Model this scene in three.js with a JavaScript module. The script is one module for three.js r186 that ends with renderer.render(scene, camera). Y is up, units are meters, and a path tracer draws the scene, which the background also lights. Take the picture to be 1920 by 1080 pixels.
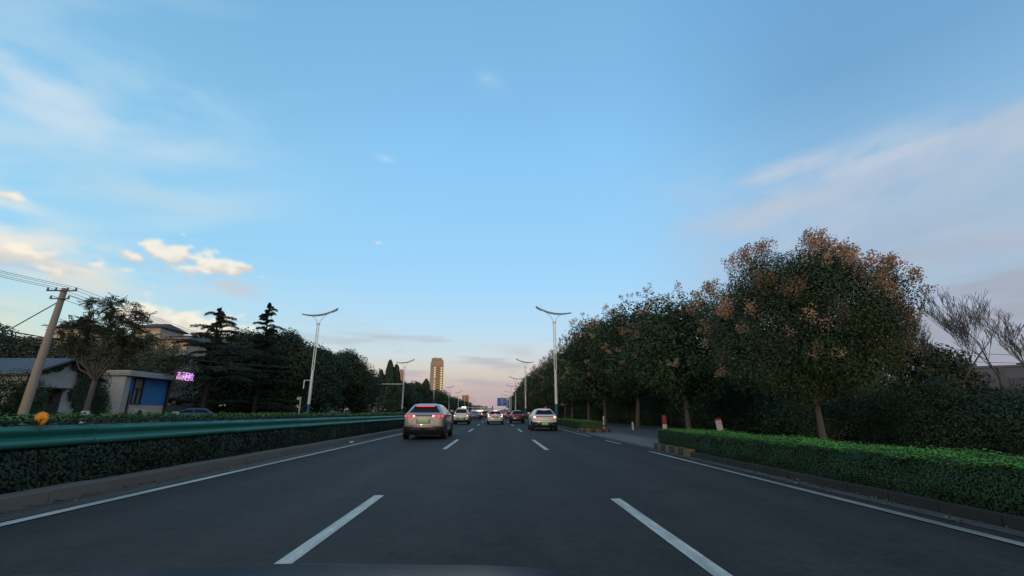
import * as THREE from 'three';
import { mergeGeometries, toCreasedNormals } from 'three/addons/utils/BufferGeometryUtils.js';
import { ImprovedNoise } from 'three/addons/math/ImprovedNoise.js';

// ---------------------------------------------------------------- camera, sky, sun, exposure
const scene = new THREE.Scene();
const D2R = Math.PI / 180;
const camera = new THREE.PerspectiveCamera(65.77, 16 / 9, 0.1, 6000);
camera.rotation.order = 'YXZ';
camera.position.set(0, 1.22, 0);
camera.rotation.set(15.66 * D2R, -2.05 * D2R, 0);
const renderer = new THREE.WebGLRenderer({ antialias: true });
renderer.toneMapping = THREE.LinearToneMapping;
renderer.toneMappingExposure = 1.0;
renderer.shadowMap.enabled = true;

const SUN_AZ = 192 * D2R, SUN_EL = 2.0 * D2R;      // low sun behind the camera, a little to the left
const sunDir = new THREE.Vector3(Math.sin(SUN_AZ) * Math.cos(SUN_EL), Math.sin(SUN_EL), -Math.cos(SUN_AZ) * Math.cos(SUN_EL));
const sun = new THREE.DirectionalLight(new THREE.Color(1.0, 0.68, 0.44), 0.4);
sun.position.copy(sunDir).multiplyScalar(500);
sun.castShadow = true; sun.shadow.radius = 4;
Object.assign(sun.shadow.camera, { left: -200, right: 200, top: 120, bottom: -60, near: 1, far: 2000 });
scene.add(sun, sun.target);

const noise = new ImprovedNoise();
function fbm(x, y, z, oct = 5) { let a = 0.5, s = 0; for (let i = 0; i < oct; i++) { s += a * noise.noise(x, y, z); x *= 2.03; y *= 2.03; z *= 2.03; a *= 0.5; } return s; }
const sstep = (a, b, x) => { const t = Math.min(1, Math.max(0, (x - a) / (b - a))); return t * t * (3 - 2 * t); };
const s2l = (c) => c.map((v) => { v /= 255; return v <= 0.04045 ? v / 12.92 : ((v + 0.055) / 1.055) ** 2.4; });
const mix = (a, b, t) => [a[0] + (b[0] - a[0]) * t, a[1] + (b[1] - a[1]) * t, a[2] + (b[2] - a[2]) * t];
function ramp(stops, x) { for (let i = 1; i < stops.length; i++) if (x <= stops[i][0]) { const [x0, c0] = stops[i - 1], [x1, c1] = stops[i]; return mix(c0, c1, (x - x0) / (x1 - x0)); } return stops[stops.length - 1][1]; }
{
  const st = (l) => l.map(([e, c]) => [e, s2l(c)]);
  const ahead = st([[-2, [178, 160, 166]], [1.2, [186, 166, 170]], [3, [200, 182, 178]], [5, [214, 206, 196]], [7, [206, 220, 224]], [10, [188, 222, 243]], [16, [164, 215, 251]], [24, [150, 207, 249]], [32, [139, 200, 244]], [40, [129, 187, 231]], [49, [120, 178, 221]], [65, [100, 158, 205]], [90, [118, 164, 202]]]);
  const left = st([[-2, [214, 200, 178]], [2, [222, 214, 190]], [5, [214, 224, 208]], [8, [196, 226, 226]], [12, [176, 220, 242]], [18, [152, 210, 244]], [26, [148, 204, 240]], [34, [130, 188, 228]], [50, [114, 172, 216]], [90, [118, 164, 202]]]);
  const right = st([[-2, [156, 152, 164]], [4, [160, 160, 172]], [8, [158, 164, 178]], [11.5, [152, 184, 208]], [14, [156, 186, 212]], [18, [150, 184, 216]], [26, [138, 184, 222]], [34, [116, 166, 210]], [50, [108, 164, 212]], [90, [118, 164, 202]]]);
  const behind = st([[-2, [255, 190, 120]], [3, [255, 216, 160]], [8, [255, 232, 198]], [16, [246, 234, 214]], [28, [216, 222, 224]], [50, [168, 196, 214]], [90, [118, 164, 202]]]).map(([e, c]) => [e, c.map((v) => v * (1 + 0.35 * sstep(34, 8, e)))]);
  const W = 2048, H = 1024, data = new Float32Array(W * H * 4);
  const cLit = s2l([255, 245, 224]), cMid = s2l([222, 204, 192]), cGrey = s2l([172, 196, 214]), cVeilL = s2l([206, 226, 236]), cVeilR = s2l([184, 197, 214]), cLow = s2l([164, 168, 182]);
  // lit cumulus banks: azimuth, elevation, half width, half height, weight
  const puffs = [[-36.8, 15.8, 3.3, 1.15, 1.05], [-32.6, 15.3, 3.0, 0.9, 1.05], [-30.2, 15.6, 1.6, 0.5, 0.9], [-40.2, 15.0, 1.5, 0.55, 0.8], [-34.5, 14.6, 2.6, 0.7, 0.8], [-38.6, 9.7, 2.2, 1.6, 1], [-35.4, 9.1, 3.4, 1.6, 1], [-31.6, 8.6, 3.2, 1.4, 0.95],
    [-45.0, 12.6, 1.6, 0.6, 0.55], [-47.8, 13.6, 3.4, 0.8, 0.55], [-42.2, 13.4, 2.4, 0.5, 0.5], [-49.4, 18.0, 1.6, 0.5, 0.6], [-16.0, 20.5, 1.0, 0.28, 0.7], [-60, 10, 6, 2, 0.8], [-72, 14, 7, 2.4, 0.8], [-95, 12, 9, 3, 0.8], [-130, 10, 10, 2.5, 0.8], [120, 11, 10, 2, 0.7], [165, 14, 12, 2, 0.8]];
  const soft = [[-49, 27.5, 8, 3.2, s2l([196, 220, 236]), 0.75], [-40, 31, 10, 2.2, s2l([164, 208, 236]), 0.6], [-1.2, 40.5, 2.2, 0.9, s2l([160, 204, 236]), 0.5], [-15.8, 30.6, 1.2, 0.4, s2l([176, 216, 242]), 0.5], [44, 24.6, 15, 2.2, s2l([190, 204, 220]), 0.85], [34, 21.5, 9, 1.8, s2l([182, 206, 228]), 0.6], [52, 11, 9, 1.0, s2l([150, 184, 210]), 0.7], [48, 14.6, 9, 1.1, s2l([164, 172, 188]), 0.6], [-50, 17.4, 5, 0.9, s2l([222, 232, 232]), 0.9], [-46.5, 13.3, 5, 1.5, s2l([240, 232, 214]), 1.3], [-49, 15, 6, 1.0, s2l([232, 234, 228]), 1.0], [-41, 14.2, 3, 0.9, s2l([236, 228, 212]), 0.9], [-43, 11.6, 4, 1.1, s2l([214, 222, 220]), 0.7], [-35.5, 12.7, 4.5, 0.7, s2l([206, 220, 226]), 0.8], [-31, 13.4, 2.5, 0.9, s2l([196, 206, 214]), 0.8], [-44, 21.5, 9, 1.6, s2l([176, 214, 234]), 0.6], [-14, 9, 5, 0.9, s2l([196, 206, 210]), 0.6], [7, 7.2, 6, 0.7, s2l([196, 192, 200]), 0.7], [-50, 8, 6, 2.2, s2l([226, 226, 204]), 0.6]];
  for (let j = 0; j < H; j++) {
    const el = ((j + 0.5) / H - 0.5) * 180, ce = Math.cos(el * D2R), y = Math.sin(el * D2R);
    for (let i = 0; i < W; i++) {
      const th = ((i + 0.5) / W - 0.5) * 2 * Math.PI, x = Math.cos(th) * ce, z = Math.sin(th) * ce;
      let az = Math.atan2(x, -z) / D2R;
      let c;
      const o = (j * W + i) * 4;
      if (el < -3) c = [0.035, 0.035, 0.035];
      else {
        const wl = sstep(-8, -42, az) * sstep(-170, -110, az), wr = sstep(14, 46, az) * sstep(165, 110, az), wb = sstep(95, 165, Math.abs(az));
        c = ramp(ahead, el);
        c = mix(c, ramp(left, el), wl); c = mix(c, ramp(right, el), wr); c = mix(c, ramp(behind, el), wb);
        const n1 = fbm(az * 0.06, el * 0.16, 3.1, 5), n2 = fbm(az * 0.16 + 9, el * 0.42, 7.7, 5);
        // thin streaks of high cloud fanning out, left
        const fan = (el - 20) - (az + 50) * 0.25;
        const st1 = fbm(fan * 0.16, az * 0.035, 1.3, 5);
        c = mix(c, cVeilL, 0.62 * sstep(-0.02, 0.34, st1) * sstep(-20, -44, az) * sstep(48, 20, el) * sstep(7, 14, el));
        c = mix(c, cVeilL, 0.85 * Math.exp(-(((az + 49) / 4.5) ** 2 + ((el - 26.6 + (az + 49) * 0.5) / 2.6) ** 2)) * (0.6 + 1.2 * n2));
        for (const [pa, pe, ra, re, col, w] of soft) { const dx = (az - pa) / ra, dy = (el - pe - (az - pa) * -0.1) / re; if (dx * dx + dy * dy > 6) continue; c = mix(c, col, Math.min(0.9, w * Math.exp(-dx * dx - dy * dy) * Math.max(0, 0.75 + 2.2 * n2 + 0.8 * n1))); }
        // grey veil climbing to the right
        const edge = 23.2 + (az - 28) * 0.085, below = edge - el + 2.6 * n1;
        const vR = sstep(-0.6, 2.4, below) * sstep(18, 34, az) * sstep(175, 120, az);
        c = mix(c, cVeilR, vR * (0.45 + 0.5 * sstep(4.5, 0.6, below) + 0.5 * n2) * sstep(3, 9, el) * 0.95);
        const lowb = fbm(az * 0.05 + 4, el * 0.34, 2.2, 5);
        c = mix(c, cLow, 0.7 * sstep(-0.02, 0.26, lowb) * sstep(24, 40, az) * sstep(19, 13, el) * sstep(175, 120, az));
        // mauve low streaks ahead
        const sm = fbm(az * 0.09 + 2, el * 1.1, 5.5, 4);
        c = mix(c, s2l([176, 170, 182]), 0.55 * sstep(0.02, 0.3, sm) * sstep(12, 7, el) * sstep(-34, -14, az) * sstep(40, 20, az));
        c = mix(c, cGrey, 0.55 * sstep(0.0, 0.3, fbm(az * 0.07 + 31, el * 0.5, 9.5, 4)) * sstep(-16, -30, az) * sstep(7, 10, el) * sstep(16, 13.5, el));
        // lit puffs
        let dens = 0, top = 0;
        for (const [pa, pe, ra, re, w] of puffs) {
          const dx = (az - pa) / ra, dy = (el - pe) / re; if (Math.abs(dx) > 2.2 || Math.abs(dy) > 2.6) continue;
          const g = w * Math.exp(-(dx * dx + (dy < 0 ? dy * dy * 0.8 : dy * dy))); if (g > dens) top = dy; dens = Math.max(dens, g);
        }
        if (dens > 0.02) {
          const nn = fbm(az * 0.6, el * 1.1, 12.3, 7), nb = fbm(az * 0.22 + 3, el * 0.5, 2.3, 4);
          const k = sstep(0.28, 0.78, dens + 1.25 * nn + 0.4 * nb);
          const lit = sstep(-0.8, 0.6, top + 2.6 * nn);
          c = mix(c, mix(cMid, cLit, lit), k * 0.84);
        }
        const sa = Math.acos(Math.min(1, x * sunDir.x + y * sunDir.y + z * sunDir.z)) / D2R;
        const gl = 1.3 * Math.exp(-sa / 9); c = [c[0] + gl, c[1] + gl * 0.62, c[2] + gl * 0.3];
        if (el < 0) c = mix(c, [0.035, 0.035, 0.035], sstep(0, -3, el));
      }
      data[o] = c[0]; data[o + 1] = c[1]; data[o + 2] = c[2]; data[o + 3] = 1;
    }
  }
  const sky = new THREE.DataTexture(data, W, H, THREE.RGBAFormat, THREE.FloatType);
  sky.mapping = THREE.EquirectangularReflectionMapping; sky.magFilter = THREE.LinearFilter; sky.minFilter = THREE.LinearFilter; sky.needsUpdate = true;
  scene.background = sky; scene.environment = sky;
}

// ---------------------------------------------------------------- helpers
function rng(seed) { let a = seed >>> 0; return () => { a = (a + 0x6D2B79F5) | 0; let t = Math.imul(a ^ (a >>> 15), 1 | a); t = (t + Math.imul(t ^ (t >>> 7), 61 | t)) ^ t; return ((t ^ (t >>> 14)) >>> 0) / 4294967296; }; }
const V = (x, y, z) => new THREE.Vector3(x, y, z);
const used = new Map();
function numbered(name) { const n = used.get(name) || 0; used.set(name, n + 1); return n ? `${name}_${String(n).padStart(3, '0')}` : name; }
function tag(o, label, category, group) { o.userData.label = label; o.userData.category = category; if (group) o.userData.group = group; return o; }
function thing(name, label, category, pos = [0, 0, 0], turn = 0, group) { const o = new THREE.Group(); o.name = numbered(name); o.position.set(...pos); o.rotation.y = turn; scene.add(o); return tag(o, label, category, group); }
function mesh(name, geo, mat, parent) { const m = new THREE.Mesh(geo, mat); m.name = parent ? name : numbered(name); m.castShadow = m.receiveShadow = true; (parent || scene).add(m); return m; }
function struct(name, geo, mat, parent) { const m = mesh(name, geo, mat, parent); if (!parent) m.userData.kind = 'structure'; return m; }
const lin = (r, g, b) => new THREE.Color().setRGB(r, g, b);
const M = (r, g, b, rough = 0.8, extra = {}) => new THREE.MeshStandardMaterial({ color: lin(r, g, b), roughness: rough, ...extra });
const P = (r, g, b, rough, extra = {}) => new THREE.MeshPhysicalMaterial({ color: lin(r, g, b), roughness: rough, ...extra });
const glow = (r, g, b, k, base = [0.3, 0.02, 0.02]) => new THREE.MeshStandardMaterial({ color: lin(...base), emissive: lin(r, g, b), emissiveIntensity: k, roughness: 0.3 });
const ordinal = ['first', 'second', 'third', 'fourth', 'fifth', 'sixth', 'seventh', 'eighth', 'ninth', 'tenth', 'eleventh', 'twelfth', 'thirteenth', 'fourteenth', 'fifteenth', 'sixteenth', 'seventeenth', 'eighteenth', 'nineteenth', 'twentieth', 'twenty-first', 'twenty-second', 'twenty-third', 'twenty-fourth', 'twenty-fifth', 'twenty-sixth', 'twenty-seventh', 'twenty-eighth', 'twenty-ninth', 'thirtieth'];
function box(x0, x1, y0, y1, z0, z1) { const g = new THREE.BoxGeometry(x1 - x0, y1 - y0, z1 - z0); g.translate((x0 + x1) / 2, (y0 + y1) / 2, (z0 + z1) / 2); return g; }
function cbox(x0, x1, y0, y1, z0, z1, b = 0.02) {           // box with chamfered edges
  const s = new THREE.Shape(); const w = x1 - x0 - 2 * b, h = y1 - y0 - 2 * b;
  s.moveTo(0, 0); s.lineTo(w, 0); s.lineTo(w, h); s.lineTo(0, h); s.closePath();
  const g = new THREE.ExtrudeGeometry(s, { depth: z1 - z0 - 2 * b, bevelEnabled: true, bevelSize: b, bevelThickness: b, bevelSegments: 1 });
  g.translate(x0 + b, y0 + b, z0 + b); return g;
}
function limb(pts, radii, seg = 7) {                       // tapered tube through points
  const pos = [], idx = [], n = pts.length; let prev = V(1, 0, 0.3);
  for (let i = 0; i < n; i++) {
    const t = (i < n - 1 ? pts[i + 1].clone().sub(pts[i]) : pts[i].clone().sub(pts[i - 1])).normalize();
    let u = prev.clone().addScaledVector(t, -prev.dot(t)); if (u.lengthSq() < 1e-6) u = V(0, 0, 1).addScaledVector(t, -t.z); u.normalize(); prev = u; const w = t.clone().cross(u);
    for (let k = 0; k < seg; k++) { const a = k / seg * Math.PI * 2, c = Math.cos(a) * radii[i], s = Math.sin(a) * radii[i]; pos.push(pts[i].x + u.x * c + w.x * s, pts[i].y + u.y * c + w.y * s, pts[i].z + u.z * c + w.z * s); }
    if (i) for (let k = 0; k < seg; k++) { const a = (i - 1) * seg + k, b = (i - 1) * seg + (k + 1) % seg; idx.push(a, b, a + seg, b, b + seg, a + seg); }
  }
  for (const [c, r] of [[0, 0], [n - 1, 1]]) { const ci = pos.length / 3; pos.push(pts[c].x, pts[c].y, pts[c].z); for (let k = 0; k < seg; k++) { const a = c * seg + k, b = c * seg + (k + 1) % seg; r ? idx.push(a, b, ci) : idx.push(b, a, ci); } }
  const g = new THREE.BufferGeometry(); g.setAttribute('position', new THREE.Float32BufferAttribute(pos, 3)); g.setIndex(idx); g.computeVertexNormals(); return g;
}
const clean = (gs) => mergeGeometries(gs.map((g) => { let q = g.index ? g.toNonIndexed() : g; for (const k of Object.keys(q.attributes)) if (k !== 'position' && k !== 'normal') q.deleteAttribute(k); return q; }));
const join = (...gs) => gs.length === 1 ? gs[0] : clean(gs);

class Leaves {                                            // many small four-cornered leaves with their own tints
  constructor() { this.p = []; this.c = []; this.i = []; }
  add(x, y, z, nx, ny, nz, len, wid, col, rnd, droop = 0) {
    let l = Math.hypot(nx, ny, nz) || 1; nx /= l; ny /= l; nz /= l;
    let ax = rnd() - 0.5, ay = rnd() - 0.5 - droop, az = rnd() - 0.5; const d = ax * nx + ay * ny + az * nz; ax -= d * nx; ay -= d * ny; az -= d * nz; l = Math.hypot(ax, ay, az) || 1; ax /= l; ay /= l; az /= l;
    const bx = ny * az - nz * ay, by = nz * ax - nx * az, bz = nx * ay - ny * ax, h = len / 2, w = wid / 2, k = this.p.length / 3, f = len * 0.12;
    this.p.push(x - ax * h, y - ay * h, z - az * h, x + bx * w + nx * f, y + by * w + ny * f, z + bz * w + nz * f, x + ax * h, y + ay * h, z + az * h, x - bx * w + nx * f, y - by * w + ny * f, z - bz * w + nz * f);
    const v = 0.7 + 0.6 * rnd(); for (let q = 0; q < 4; q++) this.c.push(col[0] * v, col[1] * v, col[2] * v);
    this.i.push(k, k + 1, k + 2, k, k + 2, k + 3);
  }
  solid(g, col) { const k = this.p.length / 3, q = g.index ? g.toNonIndexed() : g, a = q.attributes.position; for (let i = 0; i < a.count; i++) { this.p.push(a.getX(i), a.getY(i), a.getZ(i)); this.c.push(...col); this.i.push(k + i); } }
  build() { const g = new THREE.BufferGeometry(); g.setAttribute('position', new THREE.Float32BufferAttribute(this.p, 3)); g.setAttribute('color', new THREE.Float32BufferAttribute(this.c, 3)); g.setIndex(this.i); g.computeVertexNormals(); return g; }
}
const leafMat = new THREE.MeshStandardMaterial({ vertexColors: true, roughness: 0.75, side: THREE.DoubleSide });
const barkTex = (() => { const n = 256, d = new Uint8Array(n * n * 4); for (let y = 0; y < n; y++) for (let x = 0; x < n; x++) { const v = 150 + 150 * fbm(x * 0.09, y * 0.02, 1.5, 4); d.set([v, v, v, 255], (y * n + x) * 4); } const t = new THREE.DataTexture(d, n, n); t.wrapS = t.wrapT = THREE.RepeatWrapping; t.magFilter = THREE.LinearFilter; t.needsUpdate = true; return t; })();
const bark = M(0.09, 0.075, 0.06, 0.95), barkPale = M(0.2, 0.17, 0.14, 0.9), barkDark = M(0.05, 0.042, 0.036, 0.95), whitewash = M(0.62, 0.6, 0.56, 0.9);

function grainTex(n, seed, base, amp, tint) {               // speckled stone/asphalt colour map
  const r = rng(seed), d = new Uint8Array(n * n * 4);
  const per = (x, y, s, o) => { const u = x / n * s, v = y / n * s, a = noise.noise(u, v, o), b = noise.noise(u - s, v, o), c = noise.noise(u, v - s, o), e = noise.noise(u - s, v - s, o), p = x / n, q = y / n; return (a * (1 - p) + b * p) * (1 - q) + (c * (1 - p) + e * p) * q; };
  for (let y = 0; y < n; y++) for (let x = 0; x < n; x++) {
    const k = 1 + amp * (1.1 * (r() - 0.5) + 0.55 * per(x, y, 64, 1.7) + 0.4 * per(x, y, 17, 4.1) + 0.35 * per(x, y, 5, 8.3)) + (r() > 0.985 ? amp * 1.4 : 0);
    for (let c = 0; c < 3; c++) d[(y * n + x) * 4 + c] = Math.max(0, Math.min(255, 255 * (Math.max(0, base * k * tint[c])) ** (1 / 2.2)));
    d[(y * n + x) * 4 + 3] = 255;
  }
  const t = new THREE.DataTexture(d, n, n); t.colorSpace = THREE.SRGBColorSpace; t.wrapS = t.wrapT = THREE.RepeatWrapping; t.magFilter = THREE.LinearFilter; t.minFilter = THREE.LinearMipmapLinearFilter; t.needsUpdate = true; return t;
}
function strip(x0, x1, z0, z1, y, nx, nz, tile, shade) {     // ground sheet with uv in metres and broad tonal drift
  const p = [], uv = [], c = [], idx = [];
  for (let j = 0; j <= nz; j++) for (let i = 0; i <= nx; i++) {
    const x = x0 + (x1 - x0) * i / nx, z = z0 + (z1 - z0) * j / nz; p.push(x, typeof y === 'function' ? y(x, z) : y, z); uv.push(x / tile, z / tile);
    const s = shade ? shade(x, z) : 1; c.push(s, s, s);
    if (i && j) { const a = (j - 1) * (nx + 1) + i - 1, b = a + nx + 1; const q = z1 < z0; q ? idx.push(a, a + 1, b, b, a + 1, b + 1) : idx.push(a, b, a + 1, b, b + 1, a + 1); }
  }
  const g = new THREE.BufferGeometry(); g.setAttribute('position', new THREE.Float32BufferAttribute(p, 3)); g.setAttribute('uv', new THREE.Float32BufferAttribute(uv, 2)); g.setAttribute('color', new THREE.Float32BufferAttribute(c, 3)); g.setIndex(idx); g.computeVertexNormals(); return g;
}
const texMat = (map, rough, extra = {}) => new THREE.MeshStandardMaterial({ map, roughness: rough, vertexColors: true, side: THREE.DoubleSide, ...extra });

// ---------------------------------------------------------------- ground, road, pavements
const asphaltTex = grainTex(1024, 11, 0.029, 0.75, [1.28, 0.93, 0.76]);
const soilTex = grainTex(512, 12, 0.06, 0.8, [1.1, 1.0, 0.8]);
const dustTex = grainTex(512, 13, 0.07, 0.6, [1.2, 1.0, 0.84]);
const concTex = grainTex(512, 14, 0.17, 0.4, [1.04, 1.0, 0.95]);
const asphaltMat = new THREE.MeshPhysicalMaterial({ map: asphaltTex, roughness: 0.8, specularIntensity: 0.4, vertexColors: true, side: THREE.DoubleSide, bumpMap: asphaltTex, bumpScale: 0.004 });
struct('ground', strip(-2500, 2500, 400, -4500, -0.03, 8, 8, 3), texMat(soilTex, 0.95));
struct('road', strip(-5.72, 5.42, 12, -1400, 0, 44, 700, 4, (x, z) => {
  const lane = ((x + 5.3) % 3.55) - 1.77, track = Math.exp(-(((Math.abs(lane) - 0.8) / 0.35) ** 2));
  return 0.97 + 0.16 * track - 0.14 * Math.exp(-(((lane) / 0.3) ** 2)) * (0.5 + fbm(z * 0.2, x, 3.3, 2)) + 0.4 * fbm(x * 0.5, z * 0.05, 1.1, 4) + 0.22 * fbm(x * 2.2, z * 0.25, 4.1, 4) + 0.25 * fbm(x * 0.12, z * 0.02, 6.1, 3);
}), asphaltMat);
struct('opposite_road', strip(-19.2, -8.2, 12, -1400, -0.01, 12, 200, 4, (x, z) => 1 + 0.3 * fbm(x * 0.4, z * 0.05, 3.1, 3)), asphaltMat);
struct('median_gutter', strip(-6.22, -5.7, 12, -900, 0.006, 4, 500, 2.2, (x, z) => 0.95 + 0.7 * fbm(x * 1.3, z * 0.25, 2.1, 4) - 0.12 * sstep(-5.85, -5.72, x)), texMat(dustTex, 0.95));
struct('verge_gutter', strip(5.36, 5.62, 12, -900, 0.006, 2, 400, 2.2, (x, z) => 0.8 + 0.6 * fbm(x * 1.3, z * 0.25, 4.1, 4)), texMat(dustTex, 0.95));
struct('side_lane', strip(7.35, 10.8, 12, -700, 0.008, 6, 300, 3, (x, z) => 0.9 + 0.5 * fbm(x * 0.6, z * 0.15, 7.1, 4)), texMat(grainTex(512, 15, 0.075, 0.5, [1.05, 1, 0.95]), 0.9));
struct('driveway', strip(5.62, 7.7, -15.9, -31.8, 0.014, 6, 20, 2.6, (x, z) => 0.7 + 0.4 * fbm(x * 0.8, z * 0.3, 1.9, 4)), texMat(concTex, 0.9));
// yard on raised ground beyond the opposite road
struct('terrace', strip(-140, -30, 10, -110, (x, z) => 2.1 * sstep(-30.5, -35.5, x), 30, 20, 3), texMat(soilTex, 0.95));

// painted lines
const edgePaint = texMat(grainTex(256, 23, 0.5, 0.45, [1.1, 1.0, 0.88]), 0.8);
const paintTex = grainTex(256, 21, 0.5, 0.4, [1.1, 1.0, 0.84]);
const paint = texMat(paintTex, 0.75), paintDusty = texMat(grainTex(256, 22, 0.34, 0.5, [1.1, 0.99, 0.86]), 0.8);
function lineGroup(name) { const g = new THREE.Group(); g.name = numbered(name); g.userData.kind = 'structure'; scene.add(g); return g; }
const wearLine = (x, z) => 0.9 + 0.75 * fbm(x * 12, z * 1.6, 2.7, 5);
for (const [x, end] of [[-1.765, -7.5], [1.775, -7.1]]) {
  const g = lineGroup('lane_line');
  for (let k = 0; k < 22; k++) { const z = end - k * 14.85; mesh('dash', strip(x - 0.075, x + 0.075, z + 5.85, z, 0.005, 4, 40, 1.1, wearLine), paint, g); }
}
{ const g = lineGroup('edge_line');
  mesh('stripe', strip(-5.63, -5.46, 10, -700, 0.012, 3, 700, 1.1, (x, z) => 0.85 + 0.8 * fbm(x * 9, z * 1.3, 1.7, 5)), edgePaint, g);
  for (const [a, b] of [[10, -15.3], [-18.8, -21.3], [-24.8, -700]]) mesh('stripe', strip(4.97, 5.11, a, b, 0.012, 2, Math.max(6, Math.round((a - b) / 1.4)), 1.1, (x, z) => 0.75 + 0.7 * fbm(x * 5, z * 0.6, 8.7, 4)), paintDusty, g);
}

// kerbs: separate stones while they can be told apart, joined further on
const kerbMats = [M(0.15, 0.128, 0.108, 0.95), M(0.142, 0.122, 0.102, 0.95), M(0.158, 0.134, 0.112, 0.95)];
function kerb(name, x0, x1, h, from, to, len, mats) {
  const g = lineGroup(name); const proto = cbox(x0, x1, -0.02, h, 0.0015, len - 0.0015, name === 'median_kerb' ? 0.012 : 0.018); const r = rng(name.length * 7 + x0 * 100); let z = from, n = 0; const rest = [];
  while (z > to) { z -= len; if (n++ < 40) { const m = mesh('kerb_stone', proto, mats[Math.floor(r() * mats.length)], g); m.position.set((r() - 0.5) * 0.012, (r() - 0.5) * 0.012, z); } else { const q = proto.clone(); q.translate(0, 0, z); rest.push(q); } }
  if (rest.length) { const m = mesh('kerb_run', join(...rest), mats[0], g); m.userData.kind = 'stuff'; }
  return g;
}
kerb('median_kerb', -6.6, -6.2, 0.17, 6, -400, 1.0, kerbMats);
kerb('verge_kerb', 5.62, 5.76, 0.13, 6, -13.4, 0.75, [M(0.026, 0.024, 0.022, 0.95), M(0.034, 0.03, 0.027, 0.95)]);
kerb('verge_kerb_far', 5.62, 5.76, 0.13, -31.5, -400, 0.75, [M(0.09, 0.086, 0.08, 0.95), M(0.075, 0.07, 0.064, 0.95)]);
kerb('opposite_kerb', -19.5, -19.2, 0.14, 0, -300, 1.0, kerbMats);
// planting beds behind the kerbs
struct('median_bed', box(-8.1, -6.6, -0.02, 0.14, -400, 6), M(0.05, 0.042, 0.03, 1));
struct('verge_bed', box(5.76, 7.34, -0.02, 0.1, -16.6, 6), M(0.045, 0.04, 0.03, 1));
struct('verge_bed', box(5.76, 7.34, -0.02, 0.1, -400, -31.2), M(0.045, 0.04, 0.03, 1));
// worn yellow and black stones round the two hedge noses
{ const yel = [M(0.15, 0.1, 0.045, 0.95), M(0.11, 0.085, 0.05, 0.95)], dk = M(0.045, 0.04, 0.034, 0.95);
  const ga = thing('painted_kerb', 'worn yellow and black kerb stones at the near hedge corner by the driveway', 'kerb stones', [0, 0, 0], 0, 'painted kerb stones at the driveway');
  const gb = thing('painted_kerb', 'yellow and black stones round the far hedge nose under the striped post', 'kerb stones', [0, 0, 0], 0, 'painted kerb stones at the driveway');
  const r = rng(5); const st = cbox(-0.13, 0.13, -0.02, 0.2, -0.17, 0.17, 0.045);
  for (let k = 0; k < 9; k++) { const m = mesh('kerb_stone', st, k % 2 ? dk : yel[k % 4 ? 1 : 0], ga); m.position.set(5.66 + Math.max(0, k - 7) * 0.22, 0, -13.6 - Math.min(k, 7) * 0.36 - (k > 7 ? 0.1 : 0)); m.rotation.y = (r() - 0.5) * 0.3; m.rotation.z = (r() - 0.5) * 0.12; }
  for (let k = 0; k < 10; k++) { const a = -0.2 + k / 9 * Math.PI * 0.85; const m = mesh('kerb_stone', st, k % 2 ? dk : yel[k % 4 ? 1 : 0], gb); m.position.set(6.55 - 0.88 * Math.cos(a), 0, -30.6 + 0.95 * Math.sin(a)); m.rotation.y = -a + Math.PI + (r() - 0.5) * 0.4; m.scale.setScalar(1.05 + 0.2 * r()); }
}

// ---------------------------------------------------------------- hedges
function hedge(name, label, x0, x1, y0, y1, zs, size, n, cols, seed, faces) {
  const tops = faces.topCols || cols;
  const L = new Leaves(), r = rng(seed), [za, zb] = zs;
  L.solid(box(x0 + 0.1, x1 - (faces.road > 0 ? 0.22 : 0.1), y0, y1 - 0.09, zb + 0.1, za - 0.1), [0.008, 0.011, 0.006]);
  const wob = (a, b) => 0.11 * noise.noise(a * 1.1, b * 1.3, seed);
  for (let k = 0; k < n; k++) {
    const t = r(), z = za + (zb - za) * (faces.near ? t ** faces.near : t), d = Math.max(1, Math.abs(z) * faces.grow), f = r(); let x, y, nx, ny, nz = 0;
    const s = size * d * (0.7 + 0.6 * r());
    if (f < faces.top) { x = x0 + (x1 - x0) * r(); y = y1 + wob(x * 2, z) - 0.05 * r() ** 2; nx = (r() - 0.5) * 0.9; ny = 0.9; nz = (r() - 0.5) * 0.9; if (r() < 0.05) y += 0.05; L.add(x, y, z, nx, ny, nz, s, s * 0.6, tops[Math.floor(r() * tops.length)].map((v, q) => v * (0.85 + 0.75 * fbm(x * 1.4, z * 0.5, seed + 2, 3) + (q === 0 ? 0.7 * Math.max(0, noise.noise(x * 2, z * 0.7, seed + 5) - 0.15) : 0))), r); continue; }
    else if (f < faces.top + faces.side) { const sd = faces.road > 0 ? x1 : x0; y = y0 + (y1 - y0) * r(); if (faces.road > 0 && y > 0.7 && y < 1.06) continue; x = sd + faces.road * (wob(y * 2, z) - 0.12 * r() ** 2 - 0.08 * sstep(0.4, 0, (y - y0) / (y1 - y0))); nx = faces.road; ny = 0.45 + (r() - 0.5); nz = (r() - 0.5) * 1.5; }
    else { const e = r() < 0.6 ? zb : za; z === e; x = x0 + (x1 - x0) * r(); y = y0 + (y1 - y0) * r(); nx = r() - 0.5; ny = 0.4; nz = 1; L.add(x, y, (faces.end ?? zb) + 0.08 * (r() - 0.5), nx, ny, nz * (faces.endDir ?? 1), s, s * 0.6, cols[Math.floor(r() * cols.length)], r); continue; }
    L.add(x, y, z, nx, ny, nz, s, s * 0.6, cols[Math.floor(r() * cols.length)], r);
  }
  const m = mesh(name, L.build(), leafMat); tag(m, label, 'hedge'); return m;
}
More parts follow.
